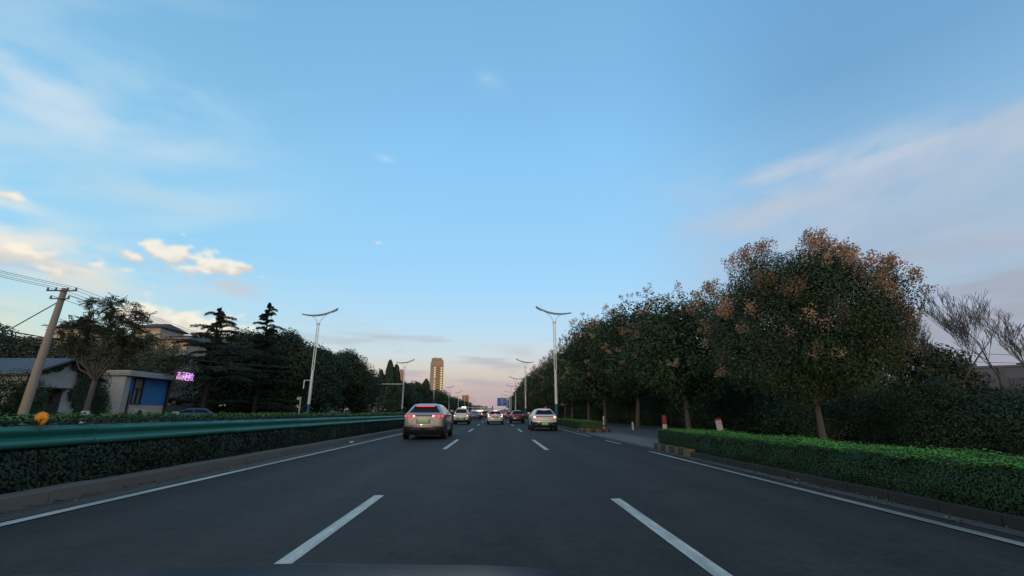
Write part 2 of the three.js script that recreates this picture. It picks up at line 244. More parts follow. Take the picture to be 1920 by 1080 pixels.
hedge('hedge', 'low clipped bright green hedge running from the driveway towards the camera', 5.78, 7.25, 0.1, 0.64, [4, -16.4], 0.036, 210000, [[0.016, 0.048, 0.012], [0.013, 0.04, 0.01], [0.021, 0.056, 0.013]], 31, { topCols: [[0.1, 0.3, 0.034], [0.09, 0.27, 0.03], [0.115, 0.33, 0.044]], top: 0.6, side: 0.36, road: -1, grow: 0.06, end: -16.4, endDir: -1 });
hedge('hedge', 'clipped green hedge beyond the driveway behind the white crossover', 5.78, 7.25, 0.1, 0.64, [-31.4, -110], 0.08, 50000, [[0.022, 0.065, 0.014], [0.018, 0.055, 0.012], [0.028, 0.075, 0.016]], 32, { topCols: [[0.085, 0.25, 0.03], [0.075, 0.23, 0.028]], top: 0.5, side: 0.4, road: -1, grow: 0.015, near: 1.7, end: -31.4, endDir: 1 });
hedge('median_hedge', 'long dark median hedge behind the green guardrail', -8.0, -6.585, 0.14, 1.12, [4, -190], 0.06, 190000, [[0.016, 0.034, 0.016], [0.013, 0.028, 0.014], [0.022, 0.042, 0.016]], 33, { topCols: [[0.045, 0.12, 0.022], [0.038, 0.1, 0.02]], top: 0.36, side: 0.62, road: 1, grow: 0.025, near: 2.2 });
{ // sprigs of fresh growth along the top of the median hedge
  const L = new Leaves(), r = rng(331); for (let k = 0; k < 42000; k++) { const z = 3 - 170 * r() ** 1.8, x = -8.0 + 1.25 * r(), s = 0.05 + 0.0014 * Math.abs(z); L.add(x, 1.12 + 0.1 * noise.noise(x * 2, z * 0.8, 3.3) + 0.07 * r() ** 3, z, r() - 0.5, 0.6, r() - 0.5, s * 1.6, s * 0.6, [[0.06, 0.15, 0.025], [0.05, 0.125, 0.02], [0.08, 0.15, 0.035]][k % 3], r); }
  tag(mesh('hedge_tips', L.build(), leafMat), 'fresh green shoots growing along the top of the median hedge', 'foliage').userData.kind = 'stuff'; }

// ---------------------------------------------------------------- guardrail
const railGreen = new THREE.MeshPhysicalMaterial({ map: grainTex(512, 51, 0.25, 0.4, [0.08, 0.74, 0.54]), roughness: 0.5, clearcoat: 0.12 }), postGreen = M(0.02, 0.16, 0.14, 0.6);
{
  const rail = thing('guardrail', 'teal green steel W-beam guardrail along the median kerb', 'guardrail', [-6.66, 0, 0]);
  const prof = [[0, -0.155], [0.03, -0.15], [0.072, -0.118], [0.08, -0.09], [0.07, -0.062], [0.018, -0.026], [0, 0], [0.018, 0.026], [0.07, 0.062], [0.08, 0.09], [0.072, 0.118], [0.03, 0.15], [0, 0.155]];
  const sh = new THREE.Shape(); prof.forEach(([x, y], i) => i ? sh.lineTo(x, y) : sh.moveTo(x, y)); [...prof].reverse().forEach(([x, y]) => sh.lineTo(x - 0.007, y)); sh.closePath();
  const beam = toCreasedNormals(new THREE.ExtrudeGeometry(sh, { depth: 4.06, bevelEnabled: false }).toNonIndexed(), 0.9);
  const post = new THREE.CylinderGeometry(0.057, 0.057, 1.0, 12); const blk = cbox(-0.055, -0.008, -0.1, 0.1, -0.05, 0.05, 0.01); const bolt = new THREE.SphereGeometry(0.017, 8, 6);
  for (let k = 0; k < 46; k++) { const z = 4 - k * 4; const b = mesh('beam', beam, railGreen, rail); b.position.set(k % 2 ? 0.005 : 0, 0.885, z - 4.03); b.rotation.z = 0;
    const p = mesh('post', join(post.clone().translate(-0.14, 0.5, 0), blk.clone().translate(0, 0.885, 0)), postGreen, rail); p.position.z = z; if (k < 10) for (const [dz, dy] of [[-0.1, 0.09], [0.1, 0.09], [-0.1, -0.09], [0.1, -0.09], [0, 0]]) { const o = mesh('bolt', bolt, M(0.12, 0.2, 0.18, 0.5, { metalness: 0.4 }), rail); o.position.set(dy ? 0.082 : 0.008, 0.885 + dy, z + dz); } }
  const rf = thing('reflector', 'round orange reflector disc standing on the guardrail', 'reflector', [-6.6, 1.0, -7.0]);
  mesh('bracket', join(box(-0.02, 0.02, 0.0, 0.1, -0.008, 0.008), cbox(-0.035, 0.035, 0, 0.03, -0.03, 0.03, 0.006)), M(0.2, 0.2, 0.2, 0.5, { metalness: 0.6 }), rf);
  const disc = new THREE.CylinderGeometry(0.092, 0.092, 0.022, 32); disc.rotateX(Math.PI / 2); disc.translate(0, 0.14, 0.004); mesh('disc', disc, M(0.75, 0.27, 0.01, 0.35), rf);
  const rim = new THREE.TorusGeometry(0.092, 0.007, 8, 32); rim.translate(0, 0.14, 0.012); mesh('rim', rim, M(0.5, 0.18, 0.01, 0.5), rf);
}

// ---------------------------------------------------------------- trees
const greens = { dark: [[0.03, 0.052, 0.021], [0.024, 0.043, 0.019], [0.04, 0.06, 0.023]], mid: [[0.03, 0.06, 0.02], [0.025, 0.05, 0.018], [0.04, 0.07, 0.022]], olive: [[0.05, 0.065, 0.03], [0.04, 0.055, 0.028], [0.065, 0.075, 0.035]], blue: [[0.026, 0.046, 0.026], [0.021, 0.038, 0.022], [0.034, 0.054, 0.028]], warm: [[0.06, 0.07, 0.02], [0.09, 0.085, 0.025], [0.04, 0.055, 0.018]] };
function broadleaf({ h, trunkH, rad, leaves, size, cols, seed, clumps = 46, rc = 0.27, fruit = 0, podScale = 1, podIn = 1.04, lean = 0, trunkR = 0.16, low = 0.0 }) {
  const r = rng(seed), L = new Leaves(), F = new Leaves(), wood = [], cy = (h + trunkH) / 2, ry = (h - trunkH) / 2;
  const top = V(lean * 0.5, trunkH + ry * 0.4, 0);
  wood.push(limb([V(0, -0.1, 0), V(lean * 0.1, trunkH * 0.3, 0.02), V(lean * 0.28, trunkH * 0.75, -0.03), V(lean * 0.42, trunkH + ry * 0.15, 0.02), V(top.x, top.y + ry * 0.5, 0)], [trunkR * 1.25, trunkR * 0.95, trunkR * 0.82, trunkR * 0.6, trunkR * 0.2], 9));
  const cs = [];
  for (let k = 0; k < clumps; k++) {
    const u = k / clumps, th = k * 2.39996 + r() * 0.7, yy = -1 + 2 * ((u * 0.97 + 0.02 * r())), rr = Math.sqrt(Math.max(0, 1 - Math.abs(yy + low) ** 2.3)), q = (k % 4 === 0 ? 0.45 : 0.74 + 0.2 * r());
    const c = V(Math.cos(th) * rr * rad * q + lean * 0.5, cy + yy * ry * (0.78 + 0.12 * r()), Math.sin(th) * rr * rad * q); const cr = rad * rc * (0.75 + 0.6 * r()); cs.push([c, cr]);
    if (k % 2 === 0) { const a = V(lean * 0.35, trunkH * (0.72 + 0.3 * r()) + Math.max(0, (c.y - trunkH)) * 0.25, 0); wood.push(limb([a, a.clone().lerp(c, 0.5).add(V(0, -0.1 * ry * r(), 0)), c], [trunkR * 0.36, trunkR * 0.2, trunkR * 0.06], 5)); }
  }
  const per = Math.floor(leaves / clumps);
  for (const [c, cr] of cs) {
    const tint = cols[Math.floor(r() * cols.length)], g = 0.82 + 0.36 * r();
    for (let k = 0; k < per; k++) {
      const th = r() * 6.283, ph = Math.acos(2 * r() - 1), q = cr * (0.45 + 0.7 * Math.cbrt(r())) * (1 + 0.28 * noise.noise(c.x + Math.cos(th) * 2.5, c.y + ph * 1.8, seed)), nx = Math.sin(ph) * Math.cos(th), ny = Math.cos(ph), nz = Math.sin(ph) * Math.sin(th), s = size * (0.65 + 0.7 * r());
      L.add(c.x + nx * q, c.y + ny * q * 0.8, c.z + nz * q, nx + (r() - 0.5) * 1.6, ny + 0.45 + (r() - 0.5) * 1.6, nz + (r() - 0.5) * 1.6, s, s * 0.5, [tint[0] * g, tint[1] * g, tint[2] * g], r, 0.25);
    }
  }
  if (fruit) for (let k = 0; k < fruit; k++) {
    // papery seed pods in loose upright panicles on the outside of the crown
    const [c, cr] = cs[Math.floor(r() * cs.length)]; const dir = V(c.x - lean * 0.5, (c.y - cy) * 0.6 + ry * 0.32, c.z).normalize().add(V(r() - 0.5, r() - 0.2, r() - 0.5).multiplyScalar(0.9)).normalize();
    if (c.y < cy - ry * 0.55 || (c.y < cy - ry * 0.05 && r() < 0.68)) continue;
    const p = c.clone().addScaledVector(dir, cr * (podIn + 0.14 * r())); const col = [[0.36, 0.19, 0.12], [0.42, 0.23, 0.15], [0.3, 0.16, 0.095], [0.38, 0.24, 0.13]][Math.floor(r() * 4)], len = (0.26 + 0.22 * r()) * podScale;
    for (let q = 0; q < 40; q++) { const t = r(), w = 0.19 * podScale * (1 - t * 0.55); F.add(p.x + dir.x * len * t + (r() - 0.5) * w * 2, p.y + dir.y * len * t + (r() - 0.5) * w * 2, p.z + dir.z * len * t + (r() - 0.5) * w * 2, r() - 0.5, r() - 0.3, r() - 0.5, 0.085, 0.065, col, r); }
  }
  return { trunk: join(...wood), crown: L.build(), fruit: fruit ? F.build() : null };
}
function plantTree(name, geo, bk, label, category, pos, turn = 0, scale = [1, 1, 1], group) {
  const t = thing(name, label, category, pos, turn, group); t.scale.set(...scale);
  mesh('trunk', geo.trunk, bk, t); mesh('crown', geo.crown, leafMat, t); if (geo.fruit) mesh('seed_pods', geo.fruit, leafMat, t); return t;
}
// right verge: rain trees with pinkish brown seed pods
const hero = broadleaf({ h: 8.55, trunkH: 2.0, rad: 3.75, leaves: 150000, size: 0.105, cols: [[0.034, 0.064, 0.022], [0.026, 0.05, 0.019], [0.048, 0.072, 0.026], [0.04, 0.06, 0.022]], seed: 101, clumps: 76, rc: 0.29, fruit: 900, podScale: 1.3, podIn: 0.9, trunkR: 0.15, lean: 0.25 });
plantTree('rain_tree', hero, bark, 'round street tree crowned with pinkish brown seed pods, nearest on the right verge', 'tree', [12.2, 0, -17], 3.0, [0.81, 0.87, 0.81]);
const rowA = broadleaf({ h: 9.2, trunkH: 2.3, rad: 3.6, leaves: 26000, size: 0.22, cols: greens.mid, seed: 102, clumps: 56, rc: 0.3, fruit: 150, trunkR: 0.17 });
const rowB = broadleaf({ h: 10.2, trunkH: 2.5, rad: 3.8, leaves: 26000, size: 0.22, cols: greens.mid, seed: 103, clumps: 58, rc: 0.29, fruit: 190, trunkR: 0.18, lean: -0.5 });
const farA = broadleaf({ h: 10, trunkH: 2.2, rad: 3.9, leaves: 5000, size: 0.5, cols: greens.mid, seed: 104, clumps: 36, rc: 0.33, trunkR: 0.18 });
const farB = broadleaf({ h: 10, trunkH: 1.6, rad: 4.2, leaves: 5000, size: 0.5, cols: greens.dark, seed: 105, clumps: 36, rc: 0.33, trunkR: 0.18 });
{ const r = rng(77); const zs = [-28.5, -39.2, -49.5, -60, -70.5, -81, -91.5, -102, -112.5, -123];
  zs.forEach((z, i) => { const s = [0.92, 1.02, 1.22, 1.12, 1.1, 1.15, 1.2, 1.12, 1.1, 1.15][i]; plantTree('rain_tree', i % 2 ? rowB : rowA, bark, `${ordinal[i + 1]} street tree counted from the camera in the kerbside row right of the road`, 'tree', [12 + (r() - 0.5) * 0.5, 0, z], r() * 6, [s, s, s], 'street trees on the right verge'); });
  for (let i = 0; i < 14; i++) { const s = 0.95 + 0.3 * r(); plantTree('rain_tree', i % 2 ? farB : farA, bark, 'distant street tree in the right-hand row merging towards the blue sign', 'tree', [11.6 + r(), 0, -134 - i * 12 - r() * 3], r() * 6, [s, s, s], 'distant street trees on the right'); }
  const back = broadleaf({ h: 9, trunkH: 1.8, rad: 3.4, leaves: 15000, size: 0.3, cols: greens.dark, seed: 106, clumps: 46, rc: 0.33, trunkR: 0.12 });
  for (let i = 0; i < 11; i++) { const s = 0.75 + 0.2 * r(); plantTree('wood_tree', back, barkDark, `${ordinal[i]} tree counted from the camera in the dark wood behind the right row`, 'tree', [17.5 + r() * 2.5, 0, -26 - i * 7.5 - r() * 2], r() * 6, [s, s * 0.95, s], 'dark wood behind the right row'); }
}
// left: dark wood of broadleaved trees beyond the opposite road
const mass = [broadleaf({ h: 11.5, trunkH: 1.6, rad: 4.6, leaves: 24000, size: 0.3, cols: greens.dark, seed: 111, clumps: 60, rc: 0.3, trunkR: 0.2, low: 0.25 }), broadleaf({ h: 11.0, trunkH: 1.2, rad: 4.2, leaves: 24000, size: 0.3, cols: greens.blue, seed: 112, clumps: 60, rc: 0.3, trunkR: 0.2, low: 0.3 }), broadleaf({ h: 10.5, trunkH: 2.0, rad: 4.0, leaves: 22000, size: 0.3, cols: greens.mid, seed: 113, clumps: 54, rc: 0.3, trunkR: 0.2 })];
{ const r = rng(88);
  const spots = [[-44, -69, 0.95], [-31, -55.5, 1.0], [-30.5, -60, 1.1], [-27.5, -59.5, 1.02], [-26.5, -66, 0.98], [-28, -74, 1.08], [-26.5, -81, 1.05], [-27, -89, 0.96], [-28.5, -97, 0.94], [-34, -68, 1.08], [-36, -80, 1.12], [-49, -70, 0.85], [-38.5, -68, 0.95], [-25.2, -125, 0.86], [-24.5, -136, 0.98], [-24, -146, 0.82]];
  spots.forEach(([x, z, s], i) => plantTree('wood_tree', mass[i % 3], barkDark, `dark leafy tree of the left wood, ${ordinal[i]} counted along the opposite road`, 'tree', [x, x < -35 ? 1.5 : 0, z], r() * 6, [s, s, s], 'dark wood left of the road'));
  for (let i = 0; i < 20; i++) { const s = 0.8 + 0.3 * r(); plantTree('street_tree', i % 2 ? farA : farB, bark, 'distant street tree in the left-hand row below the towers', 'tree', [-24 - r() * 2, 0, -158 - i * 13 - r() * 4], r() * 6, [s, s, s], 'distant street trees on the left'); }
}
// cedars with long level branches
function cedar(h, rad, seed, bare = 0.25, n = 62) {
  const r = rng(seed), L = new Leaves(), wood = [limb([V(0, -0.1, 0), V(0.05, h * 0.4, 0), V(0, h * 0.8, 0.05), V(0.15, h, 0)], [0.24, 0.17, 0.08, 0.02], 8)];
  for (let k = 0; k < n; k++) {
    const u = Math.min(1, Math.max(0, k / (n - 1) + 0.05 * (r() - 0.5))), y = h * (bare + (0.975 - bare) * u), len = rad * ((1 - u) ** 0.82 * 0.98 + 0.1) * (0.28 + 1.05 * r() ** 1.4), th = r() * 6.283, rise = (0.25 + 0.95 * u) * (0.15 + 1.1 * r()), cx = Math.cos(th), cz = Math.sin(th), pts = [];
    for (let q = 0; q <= 4; q++) { const t = q / 4; pts.push(V(cx * len * t, y + len * (rise * t - (rise + 0.1) * t * t * 0.75), cz * len * t)); }
    wood.push(limb(pts, [0.05, 0.042, 0.032, 0.022, 0.008].map((a) => a * (0.6 + 0.6 * (1 - u))), 4));
    const m = Math.floor(110 + 420 * len / rad);
    for (let q = 0; q < m; q++) {
      const t = 0.14 + 0.9 * r(), i = Math.min(3, Math.floor(t * 4)), f = Math.min(1, t * 4 - i), a = pts[i].clone().lerp(pts[i + 1], f), sp = (0.13 + 0.3 * (1 - t)) * len * 0.55, side = (r() - 0.5) * 2;
      L.add(a.x - cz * side * sp + (r() - 0.5) * 0.1, a.y + 0.12 * (r() - 0.5) - Math.abs(side) * 0.16 - 0.12 * r(), a.z + cx * side * sp + (r() - 0.5) * 0.1, r() - 0.5, 0.6, r() - 0.5, 0.24, 0.055, [[0.03, 0.055, 0.034], [0.024, 0.046, 0.03], [0.038, 0.066, 0.036]][q % 3], r, 0.5);
    }
  }
  return { trunk: join(...wood), crown: L.build() };
}
plantTree('cedar_tree', cedar(12.1, 5.0, 201, 0.36, 96), barkDark, 'tall dark cedar with long level branches, left one beside the shop', 'tree', [-29.2, 0, -47], 0.7, [1, 1, 1], 'cedars beside the wood');
plantTree('cedar_tree', cedar(14.1, 4.4, 202, 0.12, 120), barkDark, 'taller narrow cedar rising over the wood, right one of two cedars', 'tree', [-27.2, 0, -53], 2.0, [1, 1, 1], 'cedars beside the wood');
plantTree('cedar_tree', cedar(8.6, 4.6, 203, 0.08, 70), barkDark, 'lower cedar spreading behind the parked blue car', 'tree', [-30.3, 0, -54.5], 3.0);
// narrow conical trees
{ const cone = (h, rad, seed) => { const r = rng(seed), L = new Leaves(); for (let k = 0; k < 9000; k++) { const u = r() ** 0.8, y = h * (0.12 + 0.88 * u), th = r() * 6.283, q = rad * (1 - u) ** 0.62 * (0.5 + 0.55 * Math.sqrt(r())) * (1 + 0.55 * noise.noise(u * 9, Math.cos(th) * 1.6, seed + Math.sin(th))) + 0.08; L.add(Math.cos(th) * q, y - q * 0.12, Math.sin(th) * q, Math.cos(th), 0.7, Math.sin(th), 0.36, 0.16, greens.mid[k % 3], r, 0.4); } return { trunk: limb([V(0, -0.1, 0), V(0, h * 0.5, 0), V(0, h * 0.97, 0)], [0.22, 0.13, 0.02], 7), crown: L.build() }; };
  const c1 = cone(14, 2.5, 211), c2 = cone(13.5, 2.4, 212);
  [[-28.6, -114, 0.87], [-26.9, -115.5, 1.02], [-25.6, -117, 0.99]].forEach(([x, z, s], i) => plantTree('conifer', i % 2 ? c1 : c2, barkDark, `${['left', 'middle', 'right'][i]} one of three narrow conical conifers behind the camera mast`, 'tree', [x, 0, z], i, [s, s, s], 'three narrow conifers'));
  [[-22.6, -131, 0.72], [-21.6, -142, 0.82]].forEach(([x, z, s], i) => plantTree('conifer', i ? c1 : c2, barkDark, `${['nearer', 'farther'][i]} conical conifer left of the tall tower`, 'tree', [x, 0, z], i + 4, [s * 1.4, s, s * 1.4], 'two conifers by the tower'));
}
// feathery open tree behind the utility pole
{ const r = rng(221), L = new Leaves(), wood = [];
  const base = V(0, 0, 0), fork = V(0.05, 2.7, 0);
  wood.push(limb([V(0, -0.1, 0), V(-0.05, 0.8, 0), fork], [0.17, 0.13, 0.12], 9));
  const stems = [[V(0.1, 4.2, 0.1), V(-0.1, 7.0, 0)], [V(0.7, 4.0, -0.3), V(1.6, 6.2, -0.4)], [V(-0.6, 3.6, 0.3), V(-1.4, 6.0, 0.2)], [V(0.4, 3.3, 0.7), V(1.9, 5.2, 1.2)], [V(-0.3, 3.9, -0.7), V(-1.0, 6.4, -1.4)], [V(0.9, 3.5, 0.2), V(2.6, 5.0, 0.2)], [V(-0.9, 3.3, 0), V(-2.1, 5.2, 0.4)], [V(0.2, 4.4, 0.3), V(0.6, 6.7, 0.7)], [V(0.5, 4.2, -0.2), V(1.0, 6.9, -0.3)], [V(-0.4, 4.3, 0.2), V(-0.8, 6.8, 0.4)], [V(0.8, 4.0, 0.5), V(2.1, 5.9, 0.5)], [V(-0.8, 3.9, -0.3), V(-1.9, 5.8, -0.5)], [V(0.5, 3.7, -0.6), V(1.5, 5.3, -1.3)], [V(-0.4, 3.6, 0.7), V(-0.9, 5.4, 1.4)]];
  for (const [a, b] of stems) { wood.push(limb([fork, fork.clone().lerp(a, 0.5).add(V(0, 0.1, 0)), a, a.clone().lerp(b, 0.6).add(V(0.05, 0.2, 0)), b], [0.055, 0.042, 0.034, 0.02, 0.008], 6));
    for (let k = 0; k < 15; k++) { const t = 0.25 + 0.8 * r(), p = a.clone().lerp(b, Math.min(1, t)), dir = V(r() - 0.5, -0.1 + 0.8 * r(), r() - 0.5).normalize(), len = 0.3 + 0.55 * r(), q = p.clone().addScaledVector(dir, len).add(V(0, -0.12, 0)); wood.push(limb([p, p.clone().addScaledVector(dir, len * 0.55), q], [0.018, 0.012, 0.004], 3));
      for (let f = 0; f < 9; f++) { const o = p.clone().lerp(q, 0.25 + 0.8 * r()), d2 = V(r() - 0.5, -0.5 + 0.75 * r(), r() - 0.5).normalize(), fl = 0.26 + 0.2 * r(); for (let n = 1; n < 10; n++) for (const sd of [-1, 1]) { const pt = o.clone().addScaledVector(d2, fl * n / 9); L.add(pt.x + sd * d2.z * 0.05, pt.y - 0.02 * n / 9, pt.z - sd * d2.x * 0.05, r() - 0.5, 0.6, r() - 0.5, 0.1, 0.042, [[0.075, 0.095, 0.045], [0.06, 0.08, 0.04], [0.09, 0.105, 0.05]][(n + f) % 3], r, 0.4); } } } }
  const t = plantTree('feathery_tree', { trunk: join(...wood), crown: L.build() }, M(0.12, 0.104, 0.088, 0.9), 'open feathery tree with whitewashed foot between the house and the shop', 'tree', [-21.6, 0, -25.2], 0, [1, 1.06, 1]);
  mesh('whitewash', new THREE.CylinderGeometry(0.18, 0.225, 1.25, 12).translate(-0.03, 0.62, 0), whitewash, t);
}
// second thin trunk with whitewashed foot, olive bush round it
{ const b = broadleaf({ h: 4.6, trunkH: 0.6, rad: 2.1, leaves: 16000, size: 0.13, cols: [[0.09, 0.09, 0.045], [0.075, 0.08, 0.04], [0.11, 0.1, 0.05]], seed: 231, clumps: 40, rc: 0.32, trunkR: 0.07 });
  const b2 = broadleaf({ h: 4.4, trunkH: 0.4, rad: 2.0, leaves: 16000, size: 0.13, cols: greens.mid, seed: 232, clumps: 40, rc: 0.32, trunkR: 0.07 });
  plantTree('shrub', b2, barkDark, 'dark ivy-like bush climbing the corner right of the brown door', 'shrub', [-25.7, 0, -29.6], 0, [0.5, 0.95, 0.42], 'bushes by the old house');
  plantTree('shrub', b, bark, 'olive bush hanging over the shop roof behind the feathery tree', 'shrub', [-31.5, 1.2, -37.5], 1, [1.5, 1.15, 1.3], 'bushes over the shop');
  plantTree('shrub', b, bark, 'olive leafy mass above the shop in front of the beige villas', 'shrub', [-34.5, 2, -44], 2.6, [1.7, 1.25, 1.4], 'bushes over the shop');
  plantTree('shrub', b, bark, 'olive bush between the old house roof and the shop', 'shrub', [-31.8, 1.2, -32.5], 4.4, [1.4, 1.08, 1.3], 'bushes over the shop');
  plantTree('shrub', b2, barkDark, 'dark green bush in front of the old house wall left of the pole', 'shrub', [-23.4, 0, -22.3], 4, [0.78, 0.72, 0.7], 'bushes by the old house');
  plantTree('shrub', b2, barkDark, 'dark bush at the picture edge before the slate roof', 'shrub', [-24.6, 0, -19.8], 2, [0.8, 0.78, 0.8], 'bushes by the old house');
  plantTree('shrub', b2, barkDark, 'drooping branchy bush over the left end of the white wall', 'shrub', [-24.6, 0, -25.0], 5, [0.4, 0.62, 0.4], 'bushes by the old house');
  plantTree('shrub', b2, barkDark, 'dark bush standing between the feathery tree and the shop pillar', 'shrub', [-26.4, 0, -31.4], 1, [0.34, 0.6, 0.34], 'bushes by the old house');
  plantTree('shrub', b, bark, 'tall olive bush hiding the lower storey of the nearer villa', 'shrub', [-40, 2, -53], 3.4, [1.9, 1.6, 1.5], 'bushes over the shop');
  plantTree('shrub', b2, bark, 'tall dark bush hiding the lower storey of the middle villa', 'shrub', [-46, 2, -52], 0.4, [2.1, 1.6, 1.6], 'bushes over the shop');
  const bt = broadleaf({ h: 7, trunkH: 2, rad: 2.6, leaves: 7000, size: 0.2, cols: greens.dark, seed: 233, clumps: 30, rc: 0.3, trunkR: 0.1 });
  plantTree('garden_tree', bt, bark, 'loose dark tree behind the slate roof left of the utility pole', 'tree', [-33, 0, -29], 0, [1.1, 1.02, 1.1], 'garden trees behind the old house');
  plantTree('garden_tree', bt, bark, 'dark tree at the left picture edge above the slate roof', 'tree', [-38, 0, -29], 2, [1.2, 0.98, 1.2], 'garden trees behind the old house');
  plantTree('garden_tree', bt, bark, 'garden tree between the two beige villas', 'tree', [-43, 1.5, -50], 1, [1.3, 1.0, 1.2], 'garden trees by the villas');
  plantTree('garden_tree', bt, bark, 'garden tree before the left beige villa roof', 'tree', [-48, 1.5, -48], 3, [1.5, 0.95, 1.3], 'garden trees by the villas');
}
// right: dark shrubbery, and leafless trees above it
{ const r = rng(99);
  const sh = [broadleaf({ h: 3.4, trunkH: 0.25, rad: 2.4, leaves: 36000, size: 0.095, cols: [[0.018, 0.046, 0.02], [0.014, 0.036, 0.016], [0.024, 0.054, 0.02]], seed: 241, clumps: 46, rc: 0.32, trunkR: 0.08, low: 0.3 }), broadleaf({ h: 3.2, trunkH: 0.2, rad: 2.6, leaves: 36000, size: 0.095, cols: greens.dark, seed: 242, clumps: 46, rc: 0.32, trunkR: 0.08, low: 0.3 })];
  const sp = []; for (let i = 0; i < 15; i++) { const z = -10 - i * 3.4; sp.push([16.8 + r() * 2.4, z, (0.95 + 0.3 * r()) * (z > -17 ? 0.68 : z > -23 ? 0.85 : 1.05)]); } for (let i = 0; i < 6; i++) sp.push([20.8 + r() * 2, -9 - i * 4, 0.72 + 0.16 * r()]);
  sp.forEach(([x, z, s], i) => plantTree('shrub', sh[i % 2], barkDark, i < 15 ? `dark bush in the thicket behind the right trees, ${ordinal[i]} counted from the camera` : `dark bush at the back of the right thicket, ${ordinal[i - 15]} counted from the camera`, 'shrub', [x, -0.1, z], r() * 6, [s * 1.1, s * (x > 20 ? 1.05 : 0.88), s * 1.1], 'thicket behind the right trees'));
  for (let i = 0; i < 14; i++) plantTree('shrub', sh[i % 2], barkDark, `dark undergrowth bush beneath the right tree row, ${ordinal[i]} counted beyond the driveway`, 'shrub', [16.2 + r() * 1.6, -0.1, -62 - i * 5.6], r() * 6, [1.35, 0.95, 1.35], 'undergrowth beneath the right row');
  const youngs = broadleaf({ h: 4.6, trunkH: 1.2, rad: 1.3, leaves: 3600, size: 0.16, cols: greens.dark, seed: 243, clumps: 26, rc: 0.28, trunkR: 0.05 });
  [[20.0, -20.5, 1.02], [21.2, -21, 0.98], [22.4, -21.5, 0.9], [18.9, -21.5, 1.0]].forEach(([x, z, s], i) => plantTree('sapling', youngs, barkDark, `thin-leaved sapling under the leafless trees, ${ordinal[i]} from the left`, 'sapling', [x, 0, z], i * 2, [s, s, s], 'saplings under the leafless trees'));
  function bare(h, seed, lean) { const q = rng(seed), w = []; let count = 0;
    const grow = (p, d, len, rad, lv) => { if (lv > 6 || count > 620) return; count++; const pts = [p.clone()], rs = [rad]; let a = p.clone(), dd = d.clone(); const n = lv < 3 ? 4 : 3; for (let i = 1; i <= n; i++) { dd.add(V((q() - 0.5) * 0.24, 0.05 + 0.05 * lv * 0.4, (q() - 0.5) * 0.24)).normalize(); a = a.clone().addScaledVector(dd, len / n); pts.push(a); rs.push(Math.max(0.0075, rad * (1 - 0.4 * i / n))); if (lv >= 1 && i < n && q() < 0.72) { const s = V(q() - 0.5, 0.15 + 0.5 * q(), q() - 0.5).normalize(); grow(a, dd.clone().multiplyScalar(0.75).add(s).normalize(), len * (0.5 + 0.3 * q()), rs[i] * 0.55, lv + 1); } }
      w.push(limb(pts, rs, lv < 2 ? 6 : 3)); const k = lv === 0 ? 3 : 2; for (let i = 0; i < k; i++) { const s = V(q() - 0.5, 0.1, q() - 0.5).normalize().multiplyScalar(0.62 + 0.2 * lv * 0.3); grow(a, dd.clone().add(s).normalize(), len * (0.62 + 0.2 * q()), rs[rs.length - 1] * 0.72, lv + 1); } };
    grow(V(0, -0.1, 0), V(lean, 1, 0).normalize(), h * 0.36, 0.11, 0); return join(...w); }
  const twig = M(0.12, 0.1, 0.09, 0.9);
  [[19.2, -20.6, 5.6, 306, -0.05], [20.2, -20, 5.8, 301, -0.12], [21.0, -21.5, 6.6, 307, 0.06], [21.8, -20.4, 6.6, 302, -0.1], [23.0, -20.2, 7.0, 303, 0.03], [24.0, -19.6, 6.2, 304, 0.18], [22.3, -22.5, 6.6, 305, 0.02]].forEach(([x, z, h, sd, ln], i) => { const t = thing('leafless_tree', `thin leafless tree above the right thicket, ${ordinal[i]} counted from the left`, 'tree', [x, 0.3, z], 0, 'leafless trees'); mesh('branches', bare(h, sd, ln), twig, t); });
}

// fallen leaves along the verge and gutters
{ const L = new Leaves(), r = rng(71); for (let k = 0; k < 3200; k++) { const z = 2 - 75 * r() ** 1.4, s = k % 3; const x = s === 0 ? 5.12 + 0.48 * r() ** 0.6 : s === 1 ? 7.4 + 5 * r() : -5.75 - 0.44 * r() ** 0.5; L.add(x, 0.03 + 0.01 * r(), z, (r() - 0.5) * 0.5, 1, (r() - 0.5) * 0.5, 0.05 + 0.03 * r(), 0.03, [[0.16, 0.1, 0.05], [0.1, 0.07, 0.035], [0.2, 0.14, 0.06], [0.07, 0.08, 0.03]][k % 4], r); }
  tag(mesh('fallen_leaves', L.build(), leafMat), 'dry fallen leaves scattered along the gutters and side lane', 'leaves').userData.kind = 'stuff'; }

